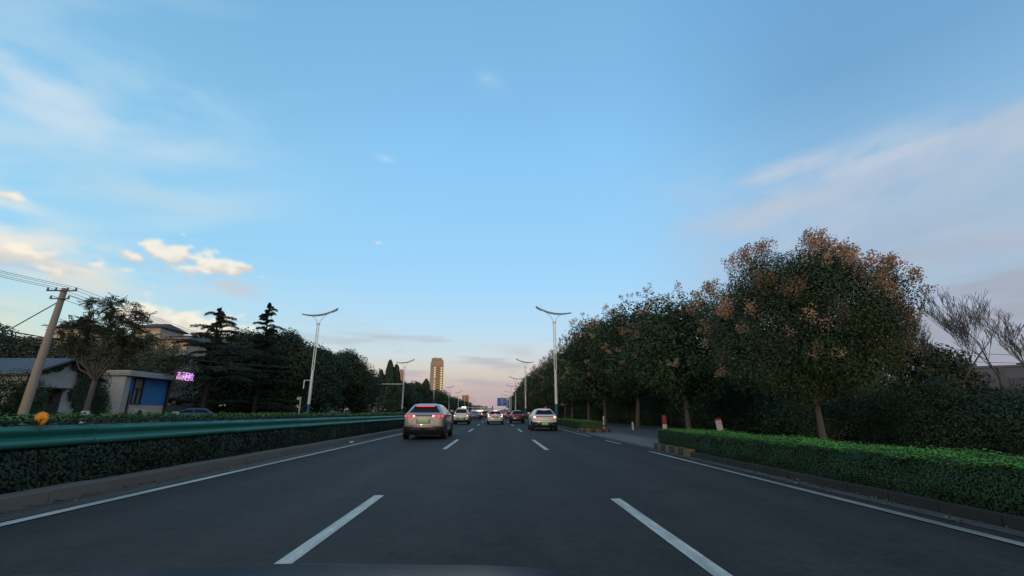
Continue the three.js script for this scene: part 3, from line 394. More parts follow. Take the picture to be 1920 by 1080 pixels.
// ---------------------------------------------------------------- street lamps
const lampWhite = P(0.68, 0.68, 0.68, 0.4, { clearcoat: 0.3 }), lampBlue = M(0.02, 0.09, 0.16, 0.5), lampGrey = M(0.3, 0.3, 0.31, 0.45, { metalness: 0.2 });
function lampParts(t, road) {                               // road: +1 when the carriageway lies towards +x
  mesh('base_plate', cbox(-0.26, 0.26, 0, 0.04, -0.26, 0.26, 0.01), lampGrey, t);
  mesh('pole_foot', new THREE.CylinderGeometry(0.165, 0.18, 2.1, 20).translate(0, 1.07, 0), lampBlue, t);
  mesh('pole', new THREE.CylinderGeometry(0.135, 0.163, 3.6, 20).translate(0, 3.92, 0), lampWhite, t);
  for (const s of [-1, 1]) mesh('twin_pole', new THREE.CylinderGeometry(0.05, 0.055, 5.3, 12).translate(s * 0.1, 8.35, 0), lampWhite, t);
  mesh('collar', cbox(-0.2, 0.2, 10.82, 11.0, -0.1, 0.1, 0.03), lampWhite, t);
  const curve = new THREE.QuadraticBezierCurve3(V(road * 2.05, 12.75, 0), V(road * 0.35, 11.5, 0), V(-road * 1.95, 12.02, 0)).getPoints(16);
  mesh('arm', limb(curve, curve.map((_, i) => 0.035 + 0.085 * Math.sin(Math.PI * (0.1 + 0.8 * i / 16))), 10), lampGrey, t);
  for (const [s, ex, ey] of [[1, 1.05, 12.15], [-1, -0.85, 11.83]]) { const c = new THREE.QuadraticBezierCurve3(V(road * s * 0.1, 10.95, 0), V(road * s * 0.2, 11.5, 0), V(road * ex, ey, 0)).getPoints(8); mesh('brace', limb(c, c.map(() => 0.032), 7), lampWhite, t); }
  for (const [s, x, y, r] of [[1, 1.72, 12.42, 0.5], [-1, -1.55, 11.93, -0.2]]) { const g = cbox(-0.34, 0.34, -0.05, 0.035, -0.13, 0.13, 0.03); g.rotateZ(road * r * 1.0); g.translate(road * x, y, 0); mesh('lamp_head', g, lampGrey, t); }
}
{ const R = thing('street_lamp', 'white twin-pole street lamp with blue foot, nearest on the right verge', 'street lamp', [6.45, 0.02, -48.6], 0, 'street lamps right of the road'); lampParts(R, -1);
  for (let i = 1; i < 9; i++) { const c = R.clone(); c.name = numbered('street_lamp'); c.position.set(6.45, 0.02, [0, -98.5, -148, -191, -242, -292, -342, -392, -442][i]); c.userData.label = `white street lamp with blue foot on the right, ${ordinal[i]} counted from the camera`; scene.add(c); }
  const Lm = thing('street_lamp', 'white twin-pole street lamp with blue foot, nearest on the far left side', 'street lamp', [-20.1, 0, -50.3], 0, 'street lamps left of the road'); lampParts(Lm, 1);
  mesh('camera_bracket', join(box(-0.75, -0.12, 4.62, 4.68, -0.03, 0.03), box(-0.8, -0.72, 3.75, 4.68, -0.04, 0.04)), lampWhite, Lm);
  for (let i = 1; i < 9; i++) { const c = new THREE.Group(); lampParts(c, 1); c.name = numbered('street_lamp'); c.position.set(-20.1, 0, -50.3 - 49.8 * i); tag(c, `white street lamp with blue foot on the left, ${ordinal[i]} counted from the camera`, 'street lamp', 'street lamps left of the road'); scene.add(c); }
}

// ---------------------------------------------------------------- utility pole and wires
{ const t = thing('utility_pole', 'pale concrete utility pole with crossarms in front of the old house', 'utility pole', [-21.7, 0, -22]);
  const conc = M(0.3, 0.25, 0.2, 0.9), steel = M(0.1, 0.1, 0.11, 0.6, { metalness: 0.3 }), porc = M(0.22, 0.12, 0.09, 0.3);
  mesh('pole', limb([V(0, -0.2, 0), V(0.17, 3.5, 0), V(0.36, 7.15, 0)], [0.2, 0.165, 0.12], 16), conc, t);
  mesh('crossarm', cbox(-0.36, 1.08, 6.97, 7.03, 0.1, 0.16, 0.008), steel, t); mesh('crossarm', cbox(-0.1, 0.82, 6.57, 6.62, 0.1, 0.16, 0.008), steel, t);
  const ins = new THREE.LatheGeometry([[0, 0], [0.035, 0.01], [0.05, 0.05], [0.03, 0.07], [0.045, 0.1], [0.02, 0.13], [0, 0.135]].map(([a, b]) => new THREE.Vector2(a, b)), 10);
  for (const [x, y] of [[-0.31, 7.03], [0.08, 7.03], [0.64, 7.03], [1.03, 7.03], [-0.06, 6.62], [0.78, 6.62]]) mesh('insulator', ins.clone().translate(x, y, 0.135), porc, t);
  mesh('strap', new THREE.TorusGeometry(0.14, 0.016, 6, 20).rotateX(Math.PI / 2).translate(0.34, 6.6, 0), steel, t);
  const wm = M(0.03, 0.03, 0.033, 0.7);
  const wire = (name, label, a, b, sag, r) => { const pts = []; for (let i = 0; i <= 20; i++) { const u = i / 20; pts.push(V(a[0] + (b[0] - a[0]) * u, a[1] + (b[1] - a[1]) * u - sag * 4 * u * (1 - u), a[2] + (b[2] - a[2]) * u)); } tag(mesh(name, limb(pts, pts.map(() => r), 5), wm), label, 'cable', 'overhead wires by the utility pole'); };
  const pz = -21.865;
  [[-0.31, 7.16], [0.08, 7.16], [0.64, 7.16], [1.03, 7.16]].forEach(([x, y], i) => { wire('power_line', `${ordinal[i]} power line from the left on the upper crossarm, running left out of the picture`, [-21.7 + x, y, pz], [-25.0 + x * 0.5, 7.85 - 0.03 * i, pz + 13], 0.22, 0.009);
    wire('power_line', `${ordinal[i]} power line from the left on the upper crossarm, running away over the trees`, [-21.7 + x, y, pz], [-25.5 + x, 7.6, -62], 0.55, 0.01); });
  [[-0.06, 6.75], [0.78, 6.75]].forEach(([x, y], i) => { wire('power_line', `${['left', 'right'][i]} wire on the lower crossarm, running away over the trees`, [-21.7 + x, y, pz], [-25.5 + x, 7.1, -62], 0.5, 0.012); });
  wire('guy_wire', 'thick stay wire slanting from the pole top down to the left bushes', [-21.35, 6.55, -22.0], [-25.6, 3.0, -21.5], 0.0, 0.025);
  wire('telephone_cable', 'thick sagging telephone cable crossing the pole halfway up, upper one', [-28.0, 5.9, -21.0], [-17.5, 5.0, -40], 0.5, 0.03);
  wire('telephone_cable', 'thick sagging telephone cable crossing the pole halfway up, lower one', [-28.0, 5.65, -21.0], [-17.5, 4.7, -40], 0.62, 0.022);
}

// ---------------------------------------------------------------- old house, shop, villas
const plaster = (seed, base, tint, amp = 0.45) => new THREE.MeshStandardMaterial({ map: grainTex(256, seed, base, amp, tint), roughness: 0.95 });
function uvBox(g, s = 2) { const p = g.attributes.position, n = g.attributes.normal, uv = []; for (let i = 0; i < p.count; i++) { const ax = Math.abs(n.getX(i)), ay = Math.abs(n.getY(i)); uv.push((ax > 0.6 ? p.getZ(i) : p.getX(i)) / s, (ay > 0.6 ? p.getZ(i) : p.getY(i)) / s); } g.setAttribute('uv', new THREE.Float32BufferAttribute(uv, 2)); return g; }
function prism(pts, depth, along = 'x') { const s = new THREE.Shape(pts.map(([a, b]) => new THREE.Vector2(a, b))); const g = new THREE.ExtrudeGeometry(s, { depth, bevelEnabled: false }); if (along === 'x') g.rotateY(-Math.PI / 2); return g; }
{ const t = thing('old_house', 'old white-plastered house with slate roof and brown door behind the utility pole', 'house', [-25, 0, -27.3]);
  // gable faces the road (+x); ridge runs back
  const gable = prism([[-2.2, 0], [0.4, 0], [0.4, 0.001], [2.2, 0], [2.2, 3.2], [0, 4.15], [-2.2, 3.2]].filter((_, i) => i !== 2), 9); gable.translate(0, 0, 0);
  mesh('wall', uvBox(gable), plaster(401, 0.47, [1, 0.97, 0.92], 0.5), t);
  const slope = (s) => { const g = box(-9.4, 0.35, 0, 0.1, 0, 2.75); g.rotateX(s > 0 ? 0.405 : Math.PI - 0.405); g.rotateX(0); g.translate(0, 4.22, 0); return g; };
  mesh('roof', slope(1), M(0.085, 0.1, 0.125, 0.7), t); mesh('roof', slope(-1).translate(0, 0.04, 0), M(0.085, 0.1, 0.125, 0.7), t);
  for (let k = 0; k < 22; k++) { const g = box(-9.4 + k * 0.45 - 0.02, -9.4 + k * 0.45 + 0.02, 0.1, 0.112, 0, 2.72); g.rotateX(0.405); g.translate(0, 4.22, 0); mesh('roof_rib', g, M(0.075, 0.09, 0.11, 0.7), t); }
  const d = mesh('door', box(0.002, 0.06, 0, 2.45, 0.05, 1.1), M(0.055, 0.028, 0.022, 0.7), t); mesh('door_plank', join(...[0.25, 0.5, 0.75, 1.0].map((z) => box(0.06, 0.075, 0.05, 2.4, z - 0.13, z - 0.02))), M(0.06, 0.03, 0.024, 0.7), d);
  mesh('canopy', box(0.002, 0.6, 2.5, 2.58, -0.2, 1.4), M(0.05, 0.045, 0.04, 0.9), t);
  mesh('wall_foot', uvBox(box(0.002, 0.04, 0, 0.75, 1.12, 2.2)), plaster(402, 0.5, [1, 0.97, 0.93], 0.5), t);
  const L = new Leaves(), r = rng(403); for (let k = 0; k < 9000; k++) { const z = -2.2 + 4.4 * r(), y = 4.2 * r(), top = 4.15 - Math.abs(z) * 0.43; if (y > top + 0.1) continue; const w = fbm(z * 0.7, y * 0.6, 4.4, 3) + 0.5 * sstep(0.1, -1.7, z) + 0.35 * sstep(1.0, 2.2, z) * sstep(3.0, 1.0, y) + 0.3 * sstep(0.5, 0, top - y) - 0.1; if (w < 0) continue; L.add(0.06 + 0.12 * r(), y, z, 1, 0.3, r() - 0.5, 0.14, 0.09, greens.dark[k % 3], r, 0.5); }
  tag(mesh('ivy', L.build(), leafMat), 'dark ivy creeping over the white gable of the old house', 'ivy').position.set(-25, 0, -27.3);
}
{ const t = thing('roadside_shop', 'small flat-roofed roadside shop with beige walls and a blue panel', 'shop', [-27, 0, -36.4]);
  // local z: +2.4 is the end near the camera, -2.4 the far end; facade at x = 0
  const wallM = plaster(411, 0.36, [1.08, 0.97, 0.83], 0.4), beam = plaster(412, 0.36, [1.05, 0.98, 0.9], 0.4), dark = M(0.02, 0.02, 0.022, 0.6), blue = M(0.012, 0.13, 0.34, 0.55), frame = M(0.035, 0.03, 0.028, 0.5);
  mesh('wall', uvBox(box(-5, -0.3, 0, 3.82, -2.35, 2.35)), wallM, t);
  mesh('pillar', uvBox(box(-0.3, 0.12, 0, 3.82, 1.95, 2.38)), wallM, t); mesh('pillar', uvBox(box(-0.3, 0.1, 0, 3.82, -2.38, -2.2)), dark, t);
  mesh('end_wall', uvBox(box(-5, 0.1, 0, 3.82, 2.384, 2.44)), plaster(413, 0.56, [1.05, 0.96, 0.84], 0.4), t);
  mesh('roof_slab', uvBox(cbox(-5.2, 0.45, 3.83, 4.22, -2.6, 2.6, 0.02)), beam, t);
  mesh('low_wall', uvBox(box(-0.298, -0.1, 0, 1.82, -2.2, 1.3)), plaster(414, 0.4, [1.1, 0.95, 0.78], 0.5), t);
  mesh('blue_panel', box(-0.298, -0.06, 1.823, 3.81, -2.18, 0.32), blue, t); mesh('blue_strip', box(-0.298, -0.12, 2.65, 3.81, 1.3, 1.94), blue, t);
  const dr = mesh('door', box(-0.298, -0.16, 0.3, 2.64, 1.32, 1.94), dark, t); mesh('door_frame', join(box(-0.16, -0.11, 0.3, 2.64, 1.32, 1.38), box(-0.16, -0.11, 0.3, 2.64, 1.6, 1.65)), M(0.25, 0.23, 0.2, 0.6), dr);
  const w = mesh('window', join(box(-0.298, -0.05, 1.823, 1.9, 0.33, 1.29), box(-0.298, -0.05, 3.7, 3.8, 0.33, 1.29), box(-0.298, -0.05, 1.9, 3.7, 0.33, 0.4), box(-0.298, -0.05, 1.9, 3.7, 1.22, 1.29), box(-0.298, -0.055, 2.98, 3.06, 0.4, 1.22), box(-0.298, -0.055, 1.9, 2.98, 0.78, 0.84)), frame, t);
  const pane = P(0.2, 0.18, 0.155, 0.3, { clearcoat: 0.4 }); for (const [a, b, c, e] of [[1.9, 2.98, 0.4, 0.78], [1.9, 2.98, 0.84, 1.22], [3.06, 3.7, 0.4, 1.22]]) mesh('pane', box(-0.2, -0.18, a, b, c, e), pane, w);
  const r = rng(415); for (let k = 0; k < 5; k++) { const m = mesh('roof_tile', cbox(-0.2, 0.2, 0, 0.07, -0.14, 0.14, 0.012), M(0.4, 0.4, 0.4, 0.9), t); m.position.set(-0.4 - r(), 4.225, -1.6 + k * 0.75 + r() * 0.3); m.rotation.y = r() * 3; }
  const pl = tag(mesh('plank', box(-0.04, 0.04, 0, 2.9, -0.05, 0.05), M(0.3, 0.23, 0.15, 0.9)), 'bare wooden plank leaning against the beige shop end wall', 'plank'); pl.position.set(-27.6, 0, -32.8); pl.rotation.x = -0.32;
  // lit sign
  const s = thing('shop_sign', 'dark box sign with four glowing pink characters at the shop corner', 'sign', [-25.6, 0, -38.1]);
  mesh('box', cbox(-0.08, 0.08, 3.62, 4.55, -1.15, 1.05, 0.02), M(0.02, 0.016, 0.025, 0.6), s); mesh('arm', join(box(-1.5, -0.08, 4.1, 4.16, 0.75, 0.81), limb([V(-1.5, 4.25, 0.4), V(-0.05, 4.56, 0.4)], [0.02, 0.02], 6)), dark, s);
  const pinks = [glow(0.95, 0.42, 0.85, 0.9, [0.3, 0.15, 0.3]), glow(0.85, 0.5, 0.95, 1.0, [0.3, 0.15, 0.3]), glow(0.95, 0.5, 1.0, 1.1, [0.3, 0.15, 0.3]), glow(0.72, 0.3, 1.0, 0.9, [0.3, 0.1, 0.3])];
  // strokes of each character: horizontal run (left, right, height) or upright run (side, low, high), on a unit square
  const glyphs = [
    [['d', 0.5, 0.97], ['h', 0.05, 0.95, 0.86], ['h', 0.3, 0.7, 0.72], ['h', 0.3, 0.7, 0.58], ['v', 0.3, 0.58, 0.72], ['v', 0.7, 0.58, 0.72], ['h', 0.1, 0.9, 0.44], ['v', 0.1, 0.0, 0.44], ['v', 0.9, 0.0, 0.44], ['h', 0.35, 0.65, 0.3], ['h', 0.35, 0.65, 0.12], ['v', 0.35, 0.12, 0.3], ['v', 0.65, 0.12, 0.3]],
    [['h', 0.2, 0.85, 0.95], ['h', 0.35, 0.7, 0.72], ['h', 0.02, 0.98, 0.52], ['v', 0.5, 0.05, 0.52], ['s', 0.3, 0.4, 0.05, 0.08], ['s', 0.65, 0.42, 0.95, 0.1], ['h', 0.35, 0.5, 0.02]],
    [['h', 0.05, 0.95, 0.95], ['h', 0.05, 0.95, 0.03], ['v', 0.05, 0.03, 0.95], ['v', 0.95, 0.03, 0.95], ['h', 0.32, 0.68, 0.68], ['h', 0.32, 0.68, 0.32], ['v', 0.32, 0.32, 0.68], ['v', 0.68, 0.32, 0.68]],
    [['v', 0.12, 0.35, 0.85], ['v', 0.36, 0.0, 1.0], ['s', 0.12, 0.35, 0.36, 0.45], ['s', 0.62, 1.0, 0.48, 0.65], ['h', 0.55, 1.0, 0.75], ['s', 0.88, 0.72, 0.48, 0.02], ['s', 0.58, 0.5, 1.0, 0.0]]];
  glyphs.forEach((gl, i) => { const W = 0.5, Hh = 0.62, z0 = 0.98 - i * 0.53, y0 = 3.8, parts = [], bar = (x0, y0_, x1, y1) => { const a = V(0.1, y0 + y0_ * Hh, z0 - x0 * W), b = V(0.1, y0 + y1 * Hh, z0 - x1 * W); parts.push(limb([a, b], [0.024, 0.024], 6)); };
    for (const q of gl) { if (q[0] === 'h') bar(q[1], q[3], q[2], q[3]); else if (q[0] === 'v') bar(q[1], q[2], q[1], q[3]); else if (q[0] === 's') bar(q[1], q[2], q[3], q[4]); else bar(q[1] - 0.05, q[2] + 0.02, q[1] + 0.05, q[2] - 0.05); }
    mesh('character', join(...parts), pinks[i], s); });
  const pl2 = new THREE.PointLight(lin(0.9, 0.45, 0.95), 0.9, 12); pl2.position.set(-25.2, 4.1, -38.1); scene.add(pl2);
}
{ const t = thing('back_building', 'low white building with a lit doorway behind the shop sign', 'building', [-42.5, 2.1, -64]);
  const wm = plaster(421, 0.4, [1, 0.97, 0.92], 0.4);
  mesh('wall', uvBox(box(-5, 0, 0, 3.2, -3.2, 3.2)), wm, t); mesh('roof', box(-5.3, 0.4, 3.2, 3.4, -3.5, 3.5), M(0.05, 0.05, 0.05, 0.8), t);
  mesh('doorway', box(0.002, 0.05, 0, 2.5, 1.4, 2.3), M(0.03, 0.025, 0.02, 0.8), t); mesh('lit_panel', box(0.002, 0.06, 1.7, 2.6, 2.4, 3.1), new THREE.MeshStandardMaterial({ color: lin(0.5, 0.4, 0.25), emissive: lin(1, 0.72, 0.4), emissiveIntensity: 0.35 }), t); }
function villa(label, x, z, w, d, h, seed) {
  const t = thing('villa', label, 'house', [x, 1.5, z], 0, 'beige villas'); const wm = plaster(seed, 0.52, [1.15, 0.95, 0.75], 0.2), rm = M(0.055, 0.045, 0.05, 0.8);
  mesh('wall', uvBox(box(-w / 2, w / 2, 0, h, -d / 2, d / 2)), wm, t);
  const hip = (hw, hd, y, hh, tw) => { const p = [[-hw, y, -hd], [hw, y, -hd], [hw, y, hd], [-hw, y, hd], [-tw, y + hh, 0], [tw, y + hh, 0]], f = [[0, 4, 5], [0, 5, 1], [1, 5, 2], [2, 5, 4], [2, 4, 3], [3, 4, 0], [0, 1, 2], [0, 2, 3]], a = []; for (const q of f) for (const i of q) a.push(...p[i]); const g = new THREE.BufferGeometry(); g.setAttribute('position', new THREE.Float32BufferAttribute(a, 3)); g.computeVertexNormals(); return g; };
  mesh('roof', hip(w / 2 + 0.7, d / 2 + 0.7, h + 0.01, 1.1, w / 2 - 2.2), rm, t); mesh('eaves', box(-w / 2 - 0.7, w / 2 + 0.7, h - 0.16, h, -d / 2 - 0.7, d / 2 + 0.7), M(0.3, 0.24, 0.18, 0.8), t);
  mesh('dormer', uvBox(box(-1.6, 1.6, h - 0.5, h + 1.3, 0.5, d / 2 + 0.3)), wm, t); mesh('dormer_roof', hip(2.1, d / 4 + 0.5, 0, 0.9, 1.0).translate(0, h + 1.31, d / 4 + 0.3), rm, t);
  for (let k = 0; k < 5; k++) for (const y of [h - 2.0, h - 5]) { const wx = -w / 2 + 1.2 + k * (w - 2.4) / 4; const wn = mesh('window', box(wx - 0.55, wx + 0.55, y, y + 1.3, d / 2 + 0.003, d / 2 + 0.06), M(0.5, 0.46, 0.4, 0.7), t); mesh('pane', box(wx - 0.47, wx + 0.47, y + 0.08, y + 1.22, d / 2 + 0.061, d / 2 + 0.07), P(0.03, 0.035, 0.045, 0.1), wn); }
}
villa('beige villa with dark hipped roof showing over the shop trees, nearer the cedars', -44, -62, 10, 9, 8.8, 431);
villa('beige villa with dark hipped roof rising behind the feathery tree', -52, -60, 11, 9, 8.3, 432);
villa('beige villa half hidden behind the left garden trees', -63, -60, 11, 9, 7.2, 433);

// bits beside the shop
{ const ac = thing('air_conditioner', 'white outdoor air conditioning unit at the foot of the shop', 'air conditioner', [-26.3, 0.95, -35.05]); mesh('case', cbox(-0.15, 0.15, 0, 0.55, -0.4, 0.4, 0.02), M(0.5, 0.48, 0.44, 0.6), ac); mesh('fan_grille', new THREE.TorusGeometry(0.19, 0.02, 8, 24).rotateY(Math.PI / 2).translate(0.16, 0.28, 0.1), M(0.06, 0.06, 0.06, 0.6), ac); mesh('fan', new THREE.CylinderGeometry(0.18, 0.18, 0.01, 20).rotateZ(Math.PI / 2).translate(0.152, 0.28, 0.1), M(0.03, 0.03, 0.03, 0.7), ac); mesh('stand', join(box(-0.12, 0.12, -0.95, 0, -0.35, -0.3), box(-0.12, 0.12, -0.95, 0, 0.3, 0.35)), M(0.06, 0.06, 0.06, 0.8), ac);
  const ch = thing('plastic_chair', 'white plastic chair at the far corner of the shop', 'chair', [-25.9, 0.45, -38.3], 0.3); const cm = M(0.62, 0.62, 0.6, 0.5); mesh('seat', cbox(-0.24, 0.24, 0.42, 0.46, -0.24, 0.24, 0.012), cm, ch); for (const [x, z] of [[-0.2, -0.2], [0.2, -0.2], [-0.2, 0.2], [0.2, 0.2]]) mesh('leg', limb([V(x * 1.15, -0.45, z * 1.15), V(x, 0.43, z)], [0.022, 0.028], 6), cm, ch); mesh('backrest', join(cbox(-0.24, 0.24, 0.72, 0.86, -0.25, -0.21, 0.012), box(-0.23, -0.18, 0.46, 0.73, -0.245, -0.215), box(0.18, 0.23, 0.46, 0.73, -0.245, -0.215)), cm, ch);
  const bin = tag(mesh('dustbin', new THREE.LatheGeometry([[0, 0], [0.2, 0], [0.25, 0.7], [0.27, 0.7], [0.27, 0.74], [0.23, 0.74]].map(([a, b]) => new THREE.Vector2(a, b)), 18), M(0.3, 0.03, 0.03, 0.6)), 'dark red dustbin beside the air conditioning unit', 'dustbin'); bin.position.set(-26.2, 0.45, -33.9);
  const tub = tag(mesh('plastic_tub', new THREE.LatheGeometry([[0, 0], [0.24, 0], [0.3, 0.62], [0.33, 0.64], [0.3, 0.66], [0.26, 0.62], [0.2, 0.05]].map(([a, b]) => new THREE.Vector2(a, b)), 18), M(0.5, 0.47, 0.42, 0.6)), 'pale plastic tub by the shop end wall', 'tub'); tub.position.set(-26.3, 0.5, -33.1);
  const cone = thing('traffic_cone', 'small red traffic cone in front of the shop wall', 'traffic cone', [-25.2, 0.75, -36.4]); mesh('cone', new THREE.ConeGeometry(0.14, 0.5, 16).translate(0, 0.28, 0), M(0.5, 0.05, 0.03, 0.6), cone); mesh('foot', cbox(-0.18, 0.18, 0, 0.04, -0.18, 0.18, 0.01), M(0.03, 0.03, 0.03, 0.9), cone);
}

// ---------------------------------------------------------------- posts, masts, signs
{ const wht = M(0.46, 0.45, 0.42, 0.8), red = M(0.26, 0.02, 0.02, 0.7);
  const p = thing('marker_post', 'slim red and white striped post at the far hedge nose', 'post', [7.3, 0.1, -31.1]); const seg = [[0, 0.2, wht], [0.2, 0.36, red], [0.36, 0.55, wht], [0.55, 0.62, red], [0.62, 0.86, wht]]; seg.forEach(([a, b, m]) => mesh('band', new THREE.CylinderGeometry(0.055, 0.055, b - a, 16).translate(0, (a + b) / 2, 0), m, p)); mesh('cap', new THREE.SphereGeometry(0.055, 12, 6, 0, 6.283, 0, 1.57).translate(0, 0.86, 0), wht, p);
  const q = thing('bollard', 'short white bollard on the side lane beyond the driveway', 'bollard', [10.25, 0, -34.4]); mesh('shaft', new THREE.CylinderGeometry(0.07, 0.09, 0.5, 14).translate(0, 0.25, 0), wht, q); mesh('cap', new THREE.SphereGeometry(0.07, 12, 6, 0, 6.283, 0, 1.57).translate(0, 0.5, 0), wht, q);
  const d = thing('bollard', 'red-topped white bollard behind the near hedge end', 'bollard', [9.2, 0, -25]); mesh('shaft', new THREE.CylinderGeometry(0.12, 0.12, 0.62, 16).translate(0, 0.31, 0), wht, d); mesh('band', new THREE.CylinderGeometry(0.123, 0.123, 0.36, 16).translate(0, 0.8, 0), red, d); mesh('cap', new THREE.SphereGeometry(0.123, 14, 6, 0, 6.283, 0, 1.57).translate(0, 0.98, 0), red, d);
  const e = thing('marker_stone', 'leaning white marker stone with red top behind the near hedge', 'marker stone', [10.1, 0, -20.5], 0); const st = mesh('slab', cbox(-0.12, 0.12, 0, 0.97, -0.06, 0.06, 0.012), wht, e); st.rotation.z = 0.13; mesh('top_band', cbox(-0.125, 0.125, 0.905, 0.985, -0.065, 0.065, 0.012), red, e).rotation.z = 0.13; mesh('hole', new THREE.CylinderGeometry(0.02, 0.02, 0.01, 10).rotateX(1.57).translate(0.02, 0.78, 0.063), M(0.03, 0.03, 0.03), e).rotation.z = 0.13;
  const sc = tag(mesh('paper_scrap', new THREE.ConeGeometry(0.09, 0.12, 5).rotateZ(1.2).translate(0, 0.06, 0), M(0.75, 0.75, 0.75, 0.8)), 'crumpled white scrap lying in the median gutter', 'litter'); sc.position.set(-6.0, 0.012, -19.8); sc.scale.set(1.5, 0.7, 1);
  const mast = thing('camera_mast', 'white traffic camera mast with long arm beyond the opposite road', 'camera mast', [-26.2, 0, -100]); mesh('pole', new THREE.CylinderGeometry(0.13, 0.17, 7.3, 14).translate(0, 3.65, 0), lampWhite, mast); mesh('arm', box(0, 6.2, 7.2, 7.36, -0.08, 0.08), lampWhite, mast); mesh('cabinet', cbox(-0.55, -0.15, 2.3, 3.2, -0.2, 0.2, 0.02), M(0.45, 0.36, 0.15, 0.6), mast); mesh('camera', cbox(0.2, 0.5, 3.7, 4.1, -0.15, 0.15, 0.02), wht, mast);
  const gp = thing('grey_pole', 'thin weathered grey pole standing just behind the camera mast', 'pole', [-25.9, 0, -101.5]); mesh('shaft', new THREE.CylinderGeometry(0.13, 0.19, 10.8, 12).translate(0, 5.4, 0), M(0.25, 0.23, 0.21, 0.9), gp);
  { const L = new Leaves(), r = rng(55); for (let k = 0; k < 900; k++) { const y = 4.5 + 4.3 * r(), a = r() * 6.28, q = 0.3 + 1.1 * r() * Math.sin(Math.PI * (y - 4.3) / 4.7); L.add(-25.9 + Math.cos(a) * q, y, -101.5 + Math.sin(a) * q, r() - 0.5, 0.5, r() - 0.5, 0.35, 0.2, [0.16, 0.07, 0.045], r, 0.5); } tag(mesh('dead_vine', L.build(), leafMat), 'brown withered vine hanging on the thin grey pole', 'vine'); }
  const sp = thing('signal_post', 'short white post with a small head left of the nearest left lamp', 'post', [-20.9, 0, -50]); mesh('shaft', new THREE.CylinderGeometry(0.075, 0.085, 2.7, 12).translate(0, 1.35, 0), wht, sp); mesh('head', cbox(-0.36, 0.05, 2.55, 2.85, -0.12, 0.12, 0.03), wht, sp);
  const fr = thing('camera_mast', 'white goalpost-like mast below the tall tower', 'camera mast', [-26.9, 0, -190]); mesh('pole', new THREE.CylinderGeometry(0.16, 0.18, 7.9, 12).translate(0, 3.95, 0), lampWhite, fr); mesh('pole', new THREE.CylinderGeometry(0.18, 0.22, 7.9, 12).translate(2.9, 3.95, 0), lampWhite, fr); mesh('arm', box(0.1, 2.75, 7.68, 7.9, -0.12, 0.12), lampWhite, fr);
  // far gantries with lit floodlights
  const g1 = thing('signal_gantry', 'far white gantry carrying two bright yellow lamps on its left end', 'gantry', [-20.4, 0, -260]); mesh('pole', new THREE.CylinderGeometry(0.2, 0.25, 4.3, 12).translate(0, 2.15, 0), lampWhite, g1); mesh('arm', box(0, 14.5, 4.1, 4.3, -0.1, 0.1), lampWhite, g1);
  const lampY = glow(1, 0.82, 0.42, 2.6, [0.5, 0.4, 0.2]); for (const x of [2.0, 3.4]) mesh('lamp', new THREE.SphereGeometry(0.52, 16, 10).translate(x, 4.2, 0.55), lampY, g1); for (const x of [9, 12.6]) mesh('signal_head', cbox(x - 0.25, x + 0.25, 4.3, 5.3, -0.15, 0.15, 0.03), M(0.03, 0.03, 0.03), g1);
  const g2 = thing('light_board', 'far glowing cream light board left of the road end', 'light board', [-11.2, 0, -300]); mesh('post', join(...[-4.6, -1.5, 1.6, 4.4].map((x) => box(x - 0.12, x + 0.12, 0, 2.3, -0.1, 0.1))), M(0.45, 0.36, 0.26), g2); mesh('panel', cbox(-1.2, 3.4, 2.0, 3.0, -0.1, 0.1, 0.03), glow(1, 0.85, 0.6, 1.1, [0.5, 0.4, 0.3]), g2); mesh('panel', cbox(-4.6, -1.4, 2.6, 3.0, -0.1, 0.1, 0.03), glow(1, 0.85, 0.6, 0.5, [0.5, 0.4, 0.3]), g2);
  const sg = thing('traffic_signal', 'far traffic signal arm hanging over the road end', 'traffic signal', [2.2, 0, -330]); mesh('arm', box(-6.5, 2, 4.35, 4.5, -0.08, 0.08), lampGrey, sg); mesh('pole', box(1.9, 2.1, 0, 4.5, -0.1, 0.1), lampGrey, sg); mesh('signal_head', cbox(-4.7, -4.0, 4.1, 6.0, -0.2, 0.2, 0.04), M(0.04, 0.04, 0.045), sg);
  // blue direction sign on a cantilever
  const bs = thing('direction_sign', 'large blue road direction sign with white marks over the right lanes', 'road sign', [7.1, 0, -232]); mesh('pole', new THREE.CylinderGeometry(0.22, 0.28, 8.0, 16).translate(0, 4, 0), lampWhite, bs); mesh('arm', join(box(-6.4, 0, 5.0, 5.2, -0.25, -0.05), box(-6.4, 0, 7.1, 7.3, -0.25, -0.05)), lampGrey, bs);
  const cv = document.createElement('canvas'); cv.width = 256; cv.height = 208; const cx = cv.getContext('2d'); cx.fillStyle = '#0a58ac'; cx.fillRect(0, 0, 256, 208); cx.strokeStyle = '#e9f0fa'; cx.lineWidth = 4; cx.strokeRect(6, 6, 244, 196); cx.fillStyle = '#e9f0fa'; cx.fillRect(124, 54, 10, 108); cx.beginPath(); cx.moveTo(129, 38); cx.lineTo(146, 62); cx.lineTo(112, 62); cx.fill(); for (const [x, y, w] of [[24, 84, 78], [156, 84, 80], [166, 108, 46], [24, 132, 70], [60, 26, 46], [150, 24, 74], [70, 176, 110]]) { for (let k = 0; k < w; k += 18) { cx.fillRect(x + k, y, 12, 2); cx.fillRect(x + k, y + 8, 12, 2); cx.fillRect(x + k + 5, y - 3, 2, 15); } }
  const tx = new THREE.CanvasTexture(cv); tx.colorSpace = THREE.SRGBColorSpace;
  mesh('panel', cbox(-6.3, -1.3, 4.5, 8.6, -0.04, 0.02, 0.01), M(0.2, 0.2, 0.22, 0.5), bs); mesh('sign_face', new THREE.PlaneGeometry(4.96, 4.06).translate(-3.8, 6.55, 0.026), new THREE.MeshStandardMaterial({ map: tx, roughness: 0.5 }), bs);
}

